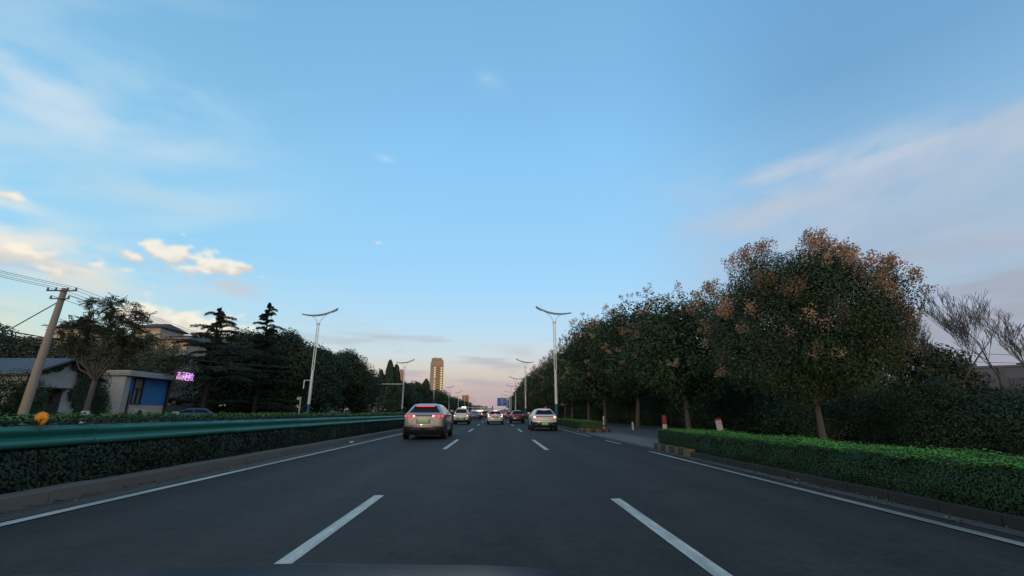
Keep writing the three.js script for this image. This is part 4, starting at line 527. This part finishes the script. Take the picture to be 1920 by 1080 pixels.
// ---------------------------------------------------------------- far buildings
{ const lit = new THREE.MeshStandardMaterial({ color: lin(0.6, 0.45, 0.2), emissive: lin(1, 0.72, 0.3), emissiveIntensity: 0.75 }), dk = P(0.05, 0.045, 0.045, 0.15);
  const t = thing('tower_block', 'tall brown apartment tower with columns of lit windows beyond the left trees', 'apartment tower', [-104, 0, -800], 0.42); const wm = M(0.52, 0.34, 0.22, 0.9), wd = M(0.46, 0.31, 0.22, 0.9);
  mesh('wall', box(-9.5, 9.5, 0, 88, -8, 8), wm, t); mesh('crown', join(box(-8.4, 7.0, 88, 94.5, -7, 7), box(7.0, 9.4, 88, 91, -7, 7)), wd, t); mesh('crown_band', box(-9.8, 9.8, 80.6, 81.6, -8.3, 8.3), wd, t);
  for (let f = 0; f < 19; f++) { const y = 4 + f * 4.0; for (const x of [-5.9, 5.9]) mesh('window', box(x - 1.3, x + 1.3, y, y + 2.0, 8.003, 8.1), lit, t); for (const x of [-2.0, 0, 2.0]) mesh('window', box(x - 0.6, x + 0.6, y, y + 1.5, 8.003, 8.08), dk, t); mesh('balcony', box(-3.4, 3.4, y - 0.85, y - 0.15, 8.003, 8.5), wd, t); mesh('window', box(9.503, 9.6, y, y + 1.5, -2, 2), dk, t); mesh('ledge', box(9.503, 9.75, y - 0.9, y - 0.5, -7.5, 7.5), wd, t); }
  const u = thing('tower_block', 'slim orange apartment tower just behind the second left lamp', 'apartment tower', [-158, 0, -760], 0.2); mesh('wall', box(-5, 5, 0, 68, -6, 6), M(0.5, 0.32, 0.2, 0.9), u); mesh('crown', box(-3.5, 3.5, 68, 71, -4, 4), wd, u); for (let f = 0; f < 21; f++) for (const x of [-2.4, 2.4]) mesh('window', box(x - 0.8, x + 0.8, 4 + f * 3.05, 5.5 + f * 3.05, 6.003, 6.1), dk, u);
  const o = thing('tower_block', 'orange flat-topped block rising above the far left trees', 'apartment tower', [-59, 0, -900], 0.3); mesh('wall', box(-5.5, 5.5, 0, 33, -5, 5), M(0.5, 0.22, 0.1, 0.9), o); mesh('parapet', box(-5.8, 5.8, 33, 34.2, -5.3, 5.3), M(0.45, 0.2, 0.1, 0.9), o); for (let f = 0; f < 9; f++) for (const x of [-3, 0, 3]) mesh('window', box(x - 0.7, x + 0.7, 4 + f * 3.1, 5.5 + f * 3.1, 5.003, 5.1), M(0.3, 0.13, 0.07), o);
  const far = (label, x, z, w, h, c) => { const b = thing('far_building', label, 'building', [x, 0, z]); mesh('wall', box(-w / 2, w / 2, 0, h, -6, 6), M(...c, 0.9), b); mesh('roof', box(-w / 2 - 0.3, w / 2 + 0.3, h, h + 0.8, -6.3, 6.3), M(c[0] * 0.6, c[1] * 0.6, c[2] * 0.6, 0.9), b); for (let k = 0; k < 4; k++) for (let y = 2; y < h - 1.5; y += 3.2) mesh('window', box(-w / 2 + w * (k + 0.5) / 4 - 0.6, -w / 2 + w * (k + 0.5) / 4 + 0.6, y, y + 1.4, 6.003, 6.08), dk, b); };
  far('pale far building left of the road end', -16, -520, 14, 7.5, [0.35, 0.34, 0.34]); far('small beige far building at the road end', -9, -640, 12, 6.5, [0.45, 0.38, 0.3]); far('teal grey far shed beside the light board', -19, -430, 9, 7, [0.16, 0.22, 0.24]);
  const g = thing('office_building', 'grey-blue building with dark columns behind the right thicket', 'building', [83, 0, -71], -0.5); const gm = M(0.1, 0.105, 0.13, 0.85), gd = M(0.06, 0.065, 0.085, 0.7); mesh('wall', box(-7, 10, 0, 8.0, -6, 6), gm, g); mesh('parapet', join(box(-7.2, 10.2, 8.0, 8.3, -6.2, 6.2), box(-6.5, -4, 8.3, 9.0, -3, 3), box(3, 10, 8.3, 9.2, -3, 3)), gm, g); for (let k = 0; k < 5; k++) mesh('column', box(-6.5 + k * 3.6, -5.9 + k * 3.6, 0, 8.0, 6.003, 6.35), gd, g); for (let k = 0; k < 4; k++) for (const y of [1.5, 4.6]) mesh('window', box(-5.5 + k * 3.6, -3.4 + k * 3.6, y, y + 1.8, 6.003, 6.1), gd, g);
  const wl = (label, y) => { const pts = []; for (let i = 0; i <= 12; i++) { const q = i / 12; pts.push(V(24 + 40 * q, y - 2.2 * q * (1 - q), -34 - 6 * q)); } tag(mesh('power_line', limb(pts, pts.map(() => 0.02), 4), M(0.05, 0.05, 0.06)), label, 'cable', 'wires right of the leafless trees'); };
  wl('upper thin wire crossing behind the leafless trees on the right', 6.6); wl('lower thin wire crossing behind the leafless trees on the right', 5.9);
  const L = new Leaves(), r = rng(66); for (let k = 0; k < 30000; k++) { const x = (r() - 0.5) * 900, hh = 7 + 4.5 * noise.noise(x * 0.03, 1.1, 2) + 3 * noise.noise(x * 0.11, 4.1, 2), y = hh * r(); if (Math.abs(x - 3) < 7 && y > 2) continue; L.add(x, y, -1150 + 30 * (r() - 0.5), r() - 0.5, 0.5, 1, 2.4, 1.5, greens.dark[k % 3], r); }
  tag(mesh('far_treeline', L.build(), leafMat), 'far dark treeline closing the end of the road', 'trees').userData.kind = 'stuff';
}

// ---------------------------------------------------------------- vehicles
function pwl(rows, k) { return (y) => { if (y <= rows[0][0]) return rows[0][k]; for (let i = 1; i < rows.length; i++) if (y <= rows[i][0]) { const a = rows[i - 1], b = rows[i], t = (y - a[0]) / (b[0] - a[0]), p = rows[i - 2] || a, n = rows[i + 1] || b, h = b[0] - a[0]; const ma = i > 1 ? (b[k] - p[k]) / (b[0] - p[0]) * h : b[k] - a[k], mb = i < rows.length - 1 ? (n[k] - a[k]) / (n[0] - a[0]) * h : b[k] - a[k]; const t2 = t * t, t3 = t2 * t; return (2 * t3 - 3 * t2 + 1) * a[k] + (t3 - 2 * t2 + t) * ma * 0.8 + (3 * t2 - 2 * t3) * b[k] + (t3 - t2) * mb * 0.8; } return rows[rows.length - 1][k]; }; }
const tyreM = M(0.018, 0.018, 0.019, 0.9), rimM = M(0.3, 0.3, 0.31, 0.35, { metalness: 0.7 }), blackPl = M(0.014, 0.014, 0.015, 0.55), seamM = M(0.01, 0.01, 0.01, 0.8);
const glassM = P(0.008, 0.009, 0.011, 0.08, { specularIntensity: 0.45 });
const brakeRed = glow(1, 0.06, 0.07, 1.5), brakeHot = glow(1, 0.42, 0.38, 2.6), brakeDim = glow(1, 0.04, 0.05, 0.35, [0.25, 0.01, 0.012]), redLens = P(0.14, 0.008, 0.01, 0.15, { clearcoat: 1 });
function plateTex(green) { const c = document.createElement('canvas'); c.width = 128; c.height = 40; const x = c.getContext('2d'); const g = x.createLinearGradient(0, 0, 0, 40); if (green) { g.addColorStop(0, '#b9e2b4'); g.addColorStop(1, '#46b964'); } else { g.addColorStop(0, '#1c4fa0'); g.addColorStop(1, '#1c4fa0'); } x.fillStyle = g; x.fillRect(0, 0, 128, 40); x.fillStyle = green ? '#1b3a22' : '#e8eef6'; const r = rng(green ? 3 : 4); for (let k = 0; k < 7; k++) { const px = 9 + k * 16 + (k > 1 ? 4 : 0); for (let q = 0; q < 4; q++) x.fillRect(px + r() * 7, 9 + r() * 17, 2 + 5 * (q % 2), 2 + 5 * ((q + 1) % 2)); } const t = new THREE.CanvasTexture(c); t.colorSpace = THREE.SRGBColorSpace; return new THREE.MeshStandardMaterial({ map: t, roughness: 0.45 }); }
const plateGreen = plateTex(true), plateBlue = plateTex(false);
function makeCar(o) {
  const { W, H, L, belt, gt, rake, deck = 0.06, label, category = 'car', pos, turn = 0, paint, name = 'car', group } = o, hw = W / 2, low = o.low ?? 0.24;
  const rows = [[low, hw - 0.09, -0.14, -L + 0.12, 0.12], [0.42, hw - 0.015, -0.02, -L + 0.03, 0.17], [0.6, hw, 0, -L, 0.2], [belt - 0.2, hw - 0.005, -0.025, -L + 0.08, 0.2], [belt - 0.06, hw - 0.03, -0.07, -L + 0.5, 0.2], [belt + 0.01, hw - 0.075, -0.12 - deck, -L + 1.0, 0.2], [(belt + gt) / 2, hw - 0.19, -0.13 - deck - rake * 0.5, -L + 1.45, 0.2], [gt, hw - 0.31, -0.14 - deck - rake, -L + 1.95, 0.2], [H - 0.04, hw - 0.4, -0.2 - deck - rake * 1.12, -L + 2.2, 0.2], [H, hw - 0.55, -0.4 - deck - rake * 1.3, -L + 2.6, 0.14]];
  const fh = pwl(rows, 1), fr = pwl(rows, 2), ff = pwl(rows, 3), fc = pwl(rows, 4), mid = -L / 2, kr = 0.13, kf = 0.22;
  const bulge = (x, y, z, h) => { const e = Math.max(0, (z - mid) / (L / 2)), f = Math.max(0, (mid - z) / (L / 2)), u = x / h; return V(x * (1 - 0.05 * Math.abs((z - mid) / (L / 2)) ** 4), y, z - kr * u * u * e * e + kf * u * u * f * f); };
  const rear = (d, y) => { const s = Math.sign(d) || 1, h = fh(y), r = fc(y), zr = fr(y); d = Math.abs(d); const a = h - r, c = r * Math.PI / 2; if (d <= a) return bulge(s * d, y, zr, h); if (d <= a + c) { const t = (d - a) / r; return bulge(s * (a + r * Math.sin(t)), y, zr - r + r * Math.cos(t), h); } return bulge(s * h, y, zr - r - (d - a - c), h); };
  const side = (s, z, y) => bulge(s * fh(y), y, z, fh(y));
  const ring = (y) => { const h = fh(y), r = fc(y), zr = fr(y), zf = ff(y), q = []; const half = []; for (let i = 0; i <= 7; i++) half.push([(h - r) * i / 7, zr]); for (let i = 1; i <= 6; i++) { const t = i / 6 * 1.5708; half.push([h - r + r * Math.sin(t), zr - r + r * Math.cos(t)]); } for (let i = 1; i <= 12; i++) half.push([h, zr - r + (zf - zr + 2 * r) * i / 12]); for (let i = 1; i <= 6; i++) { const t = i / 6 * 1.5708; half.push([h - r + r * Math.cos(t), zf + r - r * Math.sin(t)]); } for (let i = 6; i >= 0; i--) half.push([(h - r) * i / 7, zf]); for (const [x, z] of half) q.push(bulge(x, y, z, h)); for (let i = half.length - 2; i > 0; i--) q.push(bulge(-half[i][0], y, half[i][1], h)); return q; };
  const pos_ = [], idx = [], NY = 34; let nn = 0;
  for (let j = 0; j <= NY; j++) { const R = ring(low + (H - low) * j / NY); nn = R.length; for (const p of R) pos_.push(p.x, p.y, p.z); if (j) for (let k = 0; k < nn; k++) { const a = (j - 1) * nn + k, b = (j - 1) * nn + (k + 1) % nn; idx.push(a, b, a + nn, b, b + nn, a + nn); } }
  for (const [j, y, up] of [[0, low, 0], [NY, H + 0.012, 1]]) { const c = pos_.length / 3; pos_.push(0, y, j ? (fr(H) + ff(H)) / 2 : mid); for (let k = 0; k < nn; k++) { const a = j * nn + k, b = j * nn + (k + 1) % nn; up ? idx.push(a, b, c) : idx.push(b, a, c); } }
  const bg = new THREE.BufferGeometry(); bg.setAttribute('position', new THREE.Float32BufferAttribute(pos_, 3)); bg.setIndex(idx); bg.computeVertexNormals();
  const patch = (f, nu, nv, off) => { const p = [], ix = []; for (let j = 0; j <= nv; j++) for (let i = 0; i <= nu; i++) { const u = i / nu, v = j / nv, a = f(u, v), du = f(u + 0.01, v).sub(f(u - 0.01, v)), dv = f(u, v + 0.01).sub(f(u, v - 0.01)), n = du.cross(dv).normalize(); const out = V(a.x, (a.y - 0.8) * 0.3, a.z - mid); if (n.dot(out) < 0) n.negate(); a.addScaledVector(n, off); p.push(a.x, a.y, a.z); if (i && j) { const q = j * (nu + 1) + i; ix.push(q - nu - 2, q - nu - 1, q, q - nu - 2, q, q - 1); } } const g = new THREE.BufferGeometry(); g.setAttribute('position', new THREE.Float32BufferAttribute(p, 3)); g.setIndex(ix); g.computeVertexNormals(); return g; };
  const ds = (m) => { m.side = THREE.DoubleSide; return m; };
  const t = thing(name, label, category, pos, turn, group);
  mesh('body', bg, ds(paint), t);
  const rp = (d0, d1, y0, y1, off, nu = 10, nv = 3) => patch((u, v) => rear(d0 + (d1 - d0) * u, y0 + (y1 - y0) * v), nu, nv, off);
  // rear window, a little narrower at the top and rounded at the corners
  { const b = o.glass ?? [belt + 0.04, gt - 0.02], wb = o.gw ?? [hw - 0.2, hw - 0.33]; mesh('rear_window', patch((u, v) => { const e = Math.abs(u * 2 - 1), wv = wb[0] + (wb[1] - wb[0]) * v, cut = 0.5 * Math.max(0, e - 0.8) ** 1.5; return rear((u * 2 - 1) * wv, b[0] + (b[1] - b[0]) * (v * (1 - cut * 2) + cut)); }, 24, 8, 0.007), ds(o.glassMat ?? glassM), t); if (o.spoiler) mesh('spoiler', patch((u, v) => { const q = rear((u * 2 - 1) * (wb[1] + 0.06), b[1] + 0.005 + v * 0.09); q.z += 0.13 * (1 - v); return q; }, 16, 3, 0.01), ds(paint), t); }
  // side windows
  const zw = [fr(belt) - (o.qw ?? 0.55), (fr(belt) + ff(belt)) / 2 - 0.1, ff(belt) + 0.25], y0 = belt + 0.05, y1 = gt - 0.01;
  for (const s of [-1, 1]) for (let k = 0; k < 2; k++) mesh('side_window', patch((u, v) => { const za = zw[k] - 0.03 - (k === 0 ? v * 0.35 : 0), zb = zw[k + 1] + 0.03 + (k === 1 ? v * 0.85 : 0); return side(s, za + (zb - za) * u, y0 + (y1 - y0) * v); }, 8, 5, 0.006), glassM, t);
  // dark lower bumper and sills
  if (o.bumper) mesh('bumper', patch((u, v) => rear((u * 2 - 1) * (hw + 0.35), low + 0.01 + (o.bumper - low + (o.arch || 0) * Math.abs(u * 2 - 1) ** 2) * v), 30, 4, 0.014), ds(blackPl), t);
  for (const s of [-1, 1]) { mesh('sill', patch((u, v) => side(s, -0.5 - (L - 1.1) * u, low + 0.12 * v), 10, 2, 0.006), blackPl, t); mesh('door_seam', join(...[zw[0] - 0.25, zw[1]].map((z) => patch((u, v) => side(s, z - 0.012 * u, 0.42 + (belt - 0.45) * v), 1, 8, 0.003))), seamM, t); mesh('door_handle', patch((u, v) => side(s, zw[1] + 0.18 + 0.17 * u, belt - 0.16 + 0.028 * v), 3, 1, 0.025), paint, t); }
  if (o.seam) mesh('tailgate_seam', join(rp(-hw + 0.2, hw - 0.2, o.seam, o.seam + 0.012, 0.003, 12, 1), rp(-hw + 0.17, -hw + 0.182, o.seam, belt, 0.003, 1, 6), rp(hw - 0.182, hw - 0.17, o.seam, belt, 0.003, 1, 6)), seamM, t);
  for (const [nm, m, list] of o.lights || []) for (const [d0, d1, a, b] of list) for (const s of d0 < 0 ? [1] : [-1, 1]) mesh(nm, rp(s * d0, s * d1, a, b, nm === 'tail_light' ? 0.012 : 0.02, 8, 3), ds(m), t);
  if (o.plate) { const [py, m, pw = 0.44] = o.plate, q = rear(0, py); const g = new THREE.BoxGeometry(pw, 0.14, 0.012); g.translate(0, py, q.z + 0.02); mesh('plate_recess', rp(-pw * 0.8, pw * 0.8, py - 0.1, py + 0.1, 0.004, 8, 2), o.recess ?? seamM, t); mesh('number_plate', g, m, t); }
  for (const f of o.extra || []) f({ t, rp, patch, rear, side, ds, hw, mesh });
  // wheels
  const wr = o.wr ?? 0.33; const tyre = new THREE.LatheGeometry([[wr * 0.62, -0.11], [wr * 0.94, -0.112], [wr, -0.085], [wr, 0.085], [wr * 0.94, 0.112], [wr * 0.62, 0.11]].map(([a, b]) => new THREE.Vector2(a, b)), 26); tyre.rotateZ(Math.PI / 2);
  const rimG = join(new THREE.CylinderGeometry(wr * 0.63, wr * 0.63, 0.17, 20).rotateZ(Math.PI / 2), ...[0, 1, 2, 3, 4].map((k) => box(-0.1, 0.1, 0.03, wr * 0.6, -0.03, 0.03).rotateX(k * 1.2566)));
  for (const z of [-(o.ra ?? 0.82), -L + 0.86]) for (const s of [-1, 1]) { const sx = s * (hw - 0.075); const w = new THREE.Group(); w.name = 'wheel'; w.position.set(sx, wr, z); t.add(w); mesh('tyre', tyre, tyreM, w); mesh('rim', rimG, rimM, w); mesh('wheel_arch', new THREE.CylinderGeometry(wr * 1.14, wr * 1.14, 0.06, 24).rotateZ(Math.PI / 2).translate(s * (hw - 0.028), wr + 0.02, z), blackPl, t); }
  for (const s of [-1, 1]) { const q = side(s, ff(belt) + 0.35, belt + 0.06); const g = cbox(-0.09, 0.09, 0, 0.13, -0.06, 0.05, 0.03); g.translate(q.x + s * 0.13, q.y, q.z); mesh('mirror', g, o.mirror ?? paint, t); mesh('mirror_stalk', limb([V(q.x - s * 0.02, q.y, q.z), V(q.x + s * 0.08, q.y + 0.04, q.z)], [0.02, 0.02], 5), blackPl, t); }
  return t;
}
const carPaint = (r, g, b, extra = {}) => P(r, g, b, 0.38, { clearcoat: 0.8, clearcoatRoughness: 0.06, ...extra });
// silver coupe-like SUV, nearest on the left
makeCar({ name: 'silver_suv', label: 'silver coupe-backed SUV with red light bar and green plate, nearest car in the left lane', category: 'SUV', pos: [-3.42, 0, -22.2], W: 1.98, H: 1.66, L: 4.75, belt: 1.19, gt: 1.54, rake: 0.42, low: 0.2, paint: carPaint(0.34, 0.315, 0.3, { metalness: 0.35 }), glass: [1.235, 1.53], gw: [0.76, 0.52], spoiler: true, bumper: 0.55, arch: 0.05, seam: 0.64, wr: 0.36, plate: [0.82, plateGreen, 0.46], recess: M(0.25, 0.235, 0.22, 0.7),
  lights: [['tail_light', redLens, [[-0.5, 0.5, 1.075, 1.12]]], ['tail_light', brakeDim, [[0.45, 1.08, 1.02, 1.12]]], ['brake_light', brakeRed, [[0.54, 0.62, 1.03, 1.11], [0.68, 0.8, 1.035, 1.105], [0.85, 0.98, 1.035, 1.105]]], ['brake_light', brakeHot, [[0.44, 0.52, 1.03, 1.11]]], ['rear_fog', redLens, [[0.5, 0.88, 0.585, 0.61]]]],
  extra: [({ t, rp, patch, rear, ds }) => { mesh('high_brake_light', patch((u, v) => { const q = rear((u * 2 - 1) * 0.46, 1.49 + v * 0.05); q.z += 0.03; return q; }, 8, 2, 0.03), ds(brakeRed), t); for (const s of [-1, 1]) { mesh('bumper_vent', rp(s * 1.0, s * 1.06, 0.62, 0.9, 0.012, 3, 4), blackPl, t); mesh('crease', patch((u, v) => rear(s * (0.28 + 0.34 * u), 0.95 - 0.2 * u * u + 0.015 * v), 8, 1, 0.005), seamM, t); } mesh('lower_grille', rp(-0.5, 0.5, 0.34, 0.5, 0.022, 8, 2), seamM, t); mesh('skid_trim', rp(-0.6, -0.1, 0.475, 0.5, 0.028, 6, 1), rimM, t); mesh('skid_trim', rp(0.1, 0.6, 0.475, 0.5, 0.028, 6, 1), rimM, t); }] });
// white crossover with black lower body, right lane
makeCar({ name: 'white_crossover', label: 'white crossover with black lower bumper and green plate in the right lane', category: 'SUV', pos: [3.5, 0, -32.7], W: 1.82, H: 1.52, L: 4.3, belt: 1.07, gt: 1.42, rake: 0.4, low: 0.2, paint: carPaint(0.66, 0.63, 0.57), glass: [1.1, 1.4], gw: [0.7, 0.5], spoiler: true, bumper: 0.56, arch: 0.06, seam: 0.68, plate: [0.47, plateGreen, 0.46],
  lights: [['tail_light', redLens, [[-0.62, 0.62, 0.93, 0.985]]], ['tail_light', brakeDim, [[0.6, 0.94, 0.9, 1.0]]], ['brake_light', brakeHot, [[0.66, 0.84, 0.875, 0.985]]]],
  extra: [({ t, rp, patch, rear, ds }) => { mesh('high_brake_light', patch((u, v) => { const q = rear((u * 2 - 1) * 0.21, 1.37 + v * 0.05); q.z += 0.035; return q; }, 6, 2, 0.03), ds(brakeRed), t); for (const s of [-1, 1]) mesh('skid_trim', patch((u, v) => rear(s * (0.78 - 0.4 * u), 0.4 + 0.13 * u * u + 0.03 * v), 8, 1, 0.026), rimM, t); }] });
// small white van, left lane
makeCar({ name: 'white_van', label: 'small boxy white van with green plate in the left lane beyond the silver SUV', category: 'van', pos: [-3.75, 0, -50.6], W: 1.68, H: 1.74, L: 4.1, belt: 1.16, gt: 1.62, rake: 0.14, low: 0.22, paint: carPaint(0.6, 0.6, 0.57), glass: [1.2, 1.6], gw: [0.64, 0.55], bumper: 0.46, arch: 0.02, seam: 0.52, plate: [0.62, plateGreen, 0.62],
  lights: [['tail_light', redLens, [[0.62, 0.84, 0.9, 1.12]]], ['brake_light', brakeHot, [[0.66, 0.8, 0.86, 1.0]]]] });
// white saloon, middle lane
makeCar({ name: 'white_saloon', label: 'white car with tall bright red lamps, alone in the middle lane', category: 'car', pos: [-0.02, 0, -50.4], W: 1.74, H: 1.5, L: 4.5, belt: 1.05, gt: 1.4, rake: 0.45, deck: 0.28, low: 0.25, paint: carPaint(0.62, 0.57, 0.53), bumper: 0.36, seam: 0.5, plate: [0.78, plateGreen, 0.42],
  lights: [['tail_light', redLens, [[0.5, 0.88, 0.86, 1.0]]], ['brake_light', brakeHot, [[0.64, 0.84, 0.8, 0.92], [0.72, 0.84, 0.93, 1.08]]], ['high_brake_light', brakeHot, [[-0.16, 0.16, 1.4, 1.47]]], ['badge', brakeRed, [[-0.08, 0.1, 1.02, 1.12]]]] });
makeCar({ name: 'red_suv', label: 'dark red SUV with pale roof edge ahead in the right lane', category: 'SUV', pos: [2.65, 0, -55.4], W: 1.68, H: 1.52, L: 4.3, belt: 1.07, gt: 1.42, rake: 0.2, low: 0.27, paint: carPaint(0.1, 0.012, 0.014), bumper: 0.42, plate: [0.82, plateBlue, 0.44], lights: [['tail_light', brakeDim, [[0.5, 0.8, 0.9, 1.02]]]] });
makeCar({ name: 'grey_saloon', label: 'dark grey saloon with teal tinted rear window in the left lane', category: 'car', pos: [-3.55, 0, -79], W: 1.82, H: 1.5, L: 4.6, belt: 1.02, gt: 1.38, rake: 0.55, deck: 0.3, low: 0.25, paint: carPaint(0.1, 0.075, 0.08), glassMat: P(0.02, 0.06, 0.07, 0.1, { clearcoat: 1 }), bumper: 0.36, plate: [0.7, plateBlue, 0.42], lights: [['tail_light', redLens, [[0.55, 0.86, 0.84, 0.96]]]] });
makeCar({ name: 'maroon_suv', label: 'maroon SUV with lit left lamp between the grey saloon and the white car', category: 'SUV', pos: [-2.35, 0, -104], W: 1.9, H: 1.66, L: 4.6, belt: 1.1, gt: 1.5, rake: 0.25, low: 0.27, paint: carPaint(0.085, 0.02, 0.024), bumper: 0.45, plate: [0.78, plateBlue, 0.42], lights: [['brake_light', brakeHot, [[0.62, 0.86, 0.88, 1.06]]]] });
makeCar({ name: 'small_red_car', label: 'small red car tucked left of the dark red SUV', category: 'car', pos: [2.7, 0, -88], W: 1.7, H: 1.46, L: 4.1, belt: 1.02, gt: 1.36, rake: 0.35, low: 0.25, paint: carPaint(0.13, 0.016, 0.016), bumper: 0.4, plate: [0.7, plateBlue, 0.42], lights: [['brake_light', brakeRed, [[0.58, 0.82, 0.82, 0.94]]]] });
makeCar({ name: 'far_white_car', label: 'far white car under the blue direction sign', category: 'car', pos: [3.6, 0, -165], W: 1.82, H: 1.5, L: 4.5, belt: 1.02, gt: 1.38, rake: 0.5, deck: 0.25, low: 0.25, paint: carPaint(0.6, 0.58, 0.54), bumper: 0.38, lights: [['tail_light', redLens, [[0.55, 0.86, 0.84, 0.96]]]] });
makeCar({ name: 'far_dark_car', label: 'far dark car with red lamps just left of the white middle-lane car', category: 'car', pos: [-1.6, 0, -140], W: 1.82, H: 1.55, L: 4.5, belt: 1.04, gt: 1.4, rake: 0.4, low: 0.25, paint: carPaint(0.03, 0.02, 0.022), bumper: 0.38, lights: [['brake_light', brakeRed, [[0.55, 0.86, 0.84, 0.98]]]] });
makeCar({ name: 'far_red_van', label: 'far dark red van above the white middle-lane car', category: 'van', pos: [-0.4, 0, -190], W: 1.95, H: 2.5, L: 5.2, belt: 1.4, gt: 2.2, rake: 0.1, low: 0.3, paint: carPaint(0.14, 0.03, 0.03), bumper: 0.5, lights: [['brake_light', brakeRed, [[0.62, 0.86, 0.9, 1.1]]]] });
// parked cars by the shop
makeCar({ name: 'parked_car', label: 'dark blue parked saloon behind the median hedge, right of the shop', category: 'car', pos: [-25.3, 0.2, -43.5], turn: 2.29, W: 1.8, H: 1.46, L: 4.7, belt: 0.98, gt: 1.32, rake: 0.6, deck: 0.3, low: 0.22, paint: carPaint(0.035, 0.075, 0.13), lights: [['tail_light', redLens, [[0.55, 0.86, 0.84, 0.94]]]] });
makeCar({ name: 'parked_car', label: 'black parked saloon on the raised yard behind the blue one', category: 'car', pos: [-35.7, 2.1, -59.4], turn: 2.13, W: 1.8, H: 1.46, L: 4.8, belt: 0.98, gt: 1.32, rake: 0.6, deck: 0.3, low: 0.22, paint: carPaint(0.012, 0.014, 0.018), lights: [['tail_light', redLens, [[0.55, 0.86, 0.84, 0.94]]]] });

// ---------------------------------------------------------------- bonnet of the car the picture is taken from
{ const nx = 40, nz = 24, p = [], ix = []; const crown = (x) => { const u = (x + 0.47) / 0.86; return 0.884 - 0.05 * u * u - 0.02 * Math.max(0, Math.abs(u) - 0.75) + 0.01 * Math.exp(-(((Math.abs(u) - 0.62) / 0.2) ** 2)) ; };
  for (let j = 0; j <= nz; j++) for (let i = 0; i <= nx; i++) { const x = -1.2 + 1.7 * i / nx, q = j / nz, z = -0.55 - 1.35 * q, e = (z + 0.75); p.push(x, crown(x) + 0.075 - 0.26 * e * e * (e < 0 ? 1 : 0) - 0.06 * Math.max(0, -e) , z + 0.12 * ((x + 0.35) / 0.86) ** 2 * q); if (i && j) { const a = (j - 1) * (nx + 1) + i - 1, b = a + nx + 1; ix.push(a, a + 1, b, b, a + 1, b + 1); } }
  const g = new THREE.BufferGeometry(); g.setAttribute('position', new THREE.Float32BufferAttribute(p, 3)); g.setIndex(ix); g.computeVertexNormals();
  const m = tag(mesh('car_bonnet', g, P(0.007, 0.016, 0.027, 0.3, { specularIntensity: 0.2, clearcoat: 0.06, clearcoatRoughness: 0.05, side: THREE.DoubleSide })), 'dark blue curved bonnet of the car the picture is taken from', 'car bonnet'); m.castShadow = true; }

renderer.render(scene, camera);
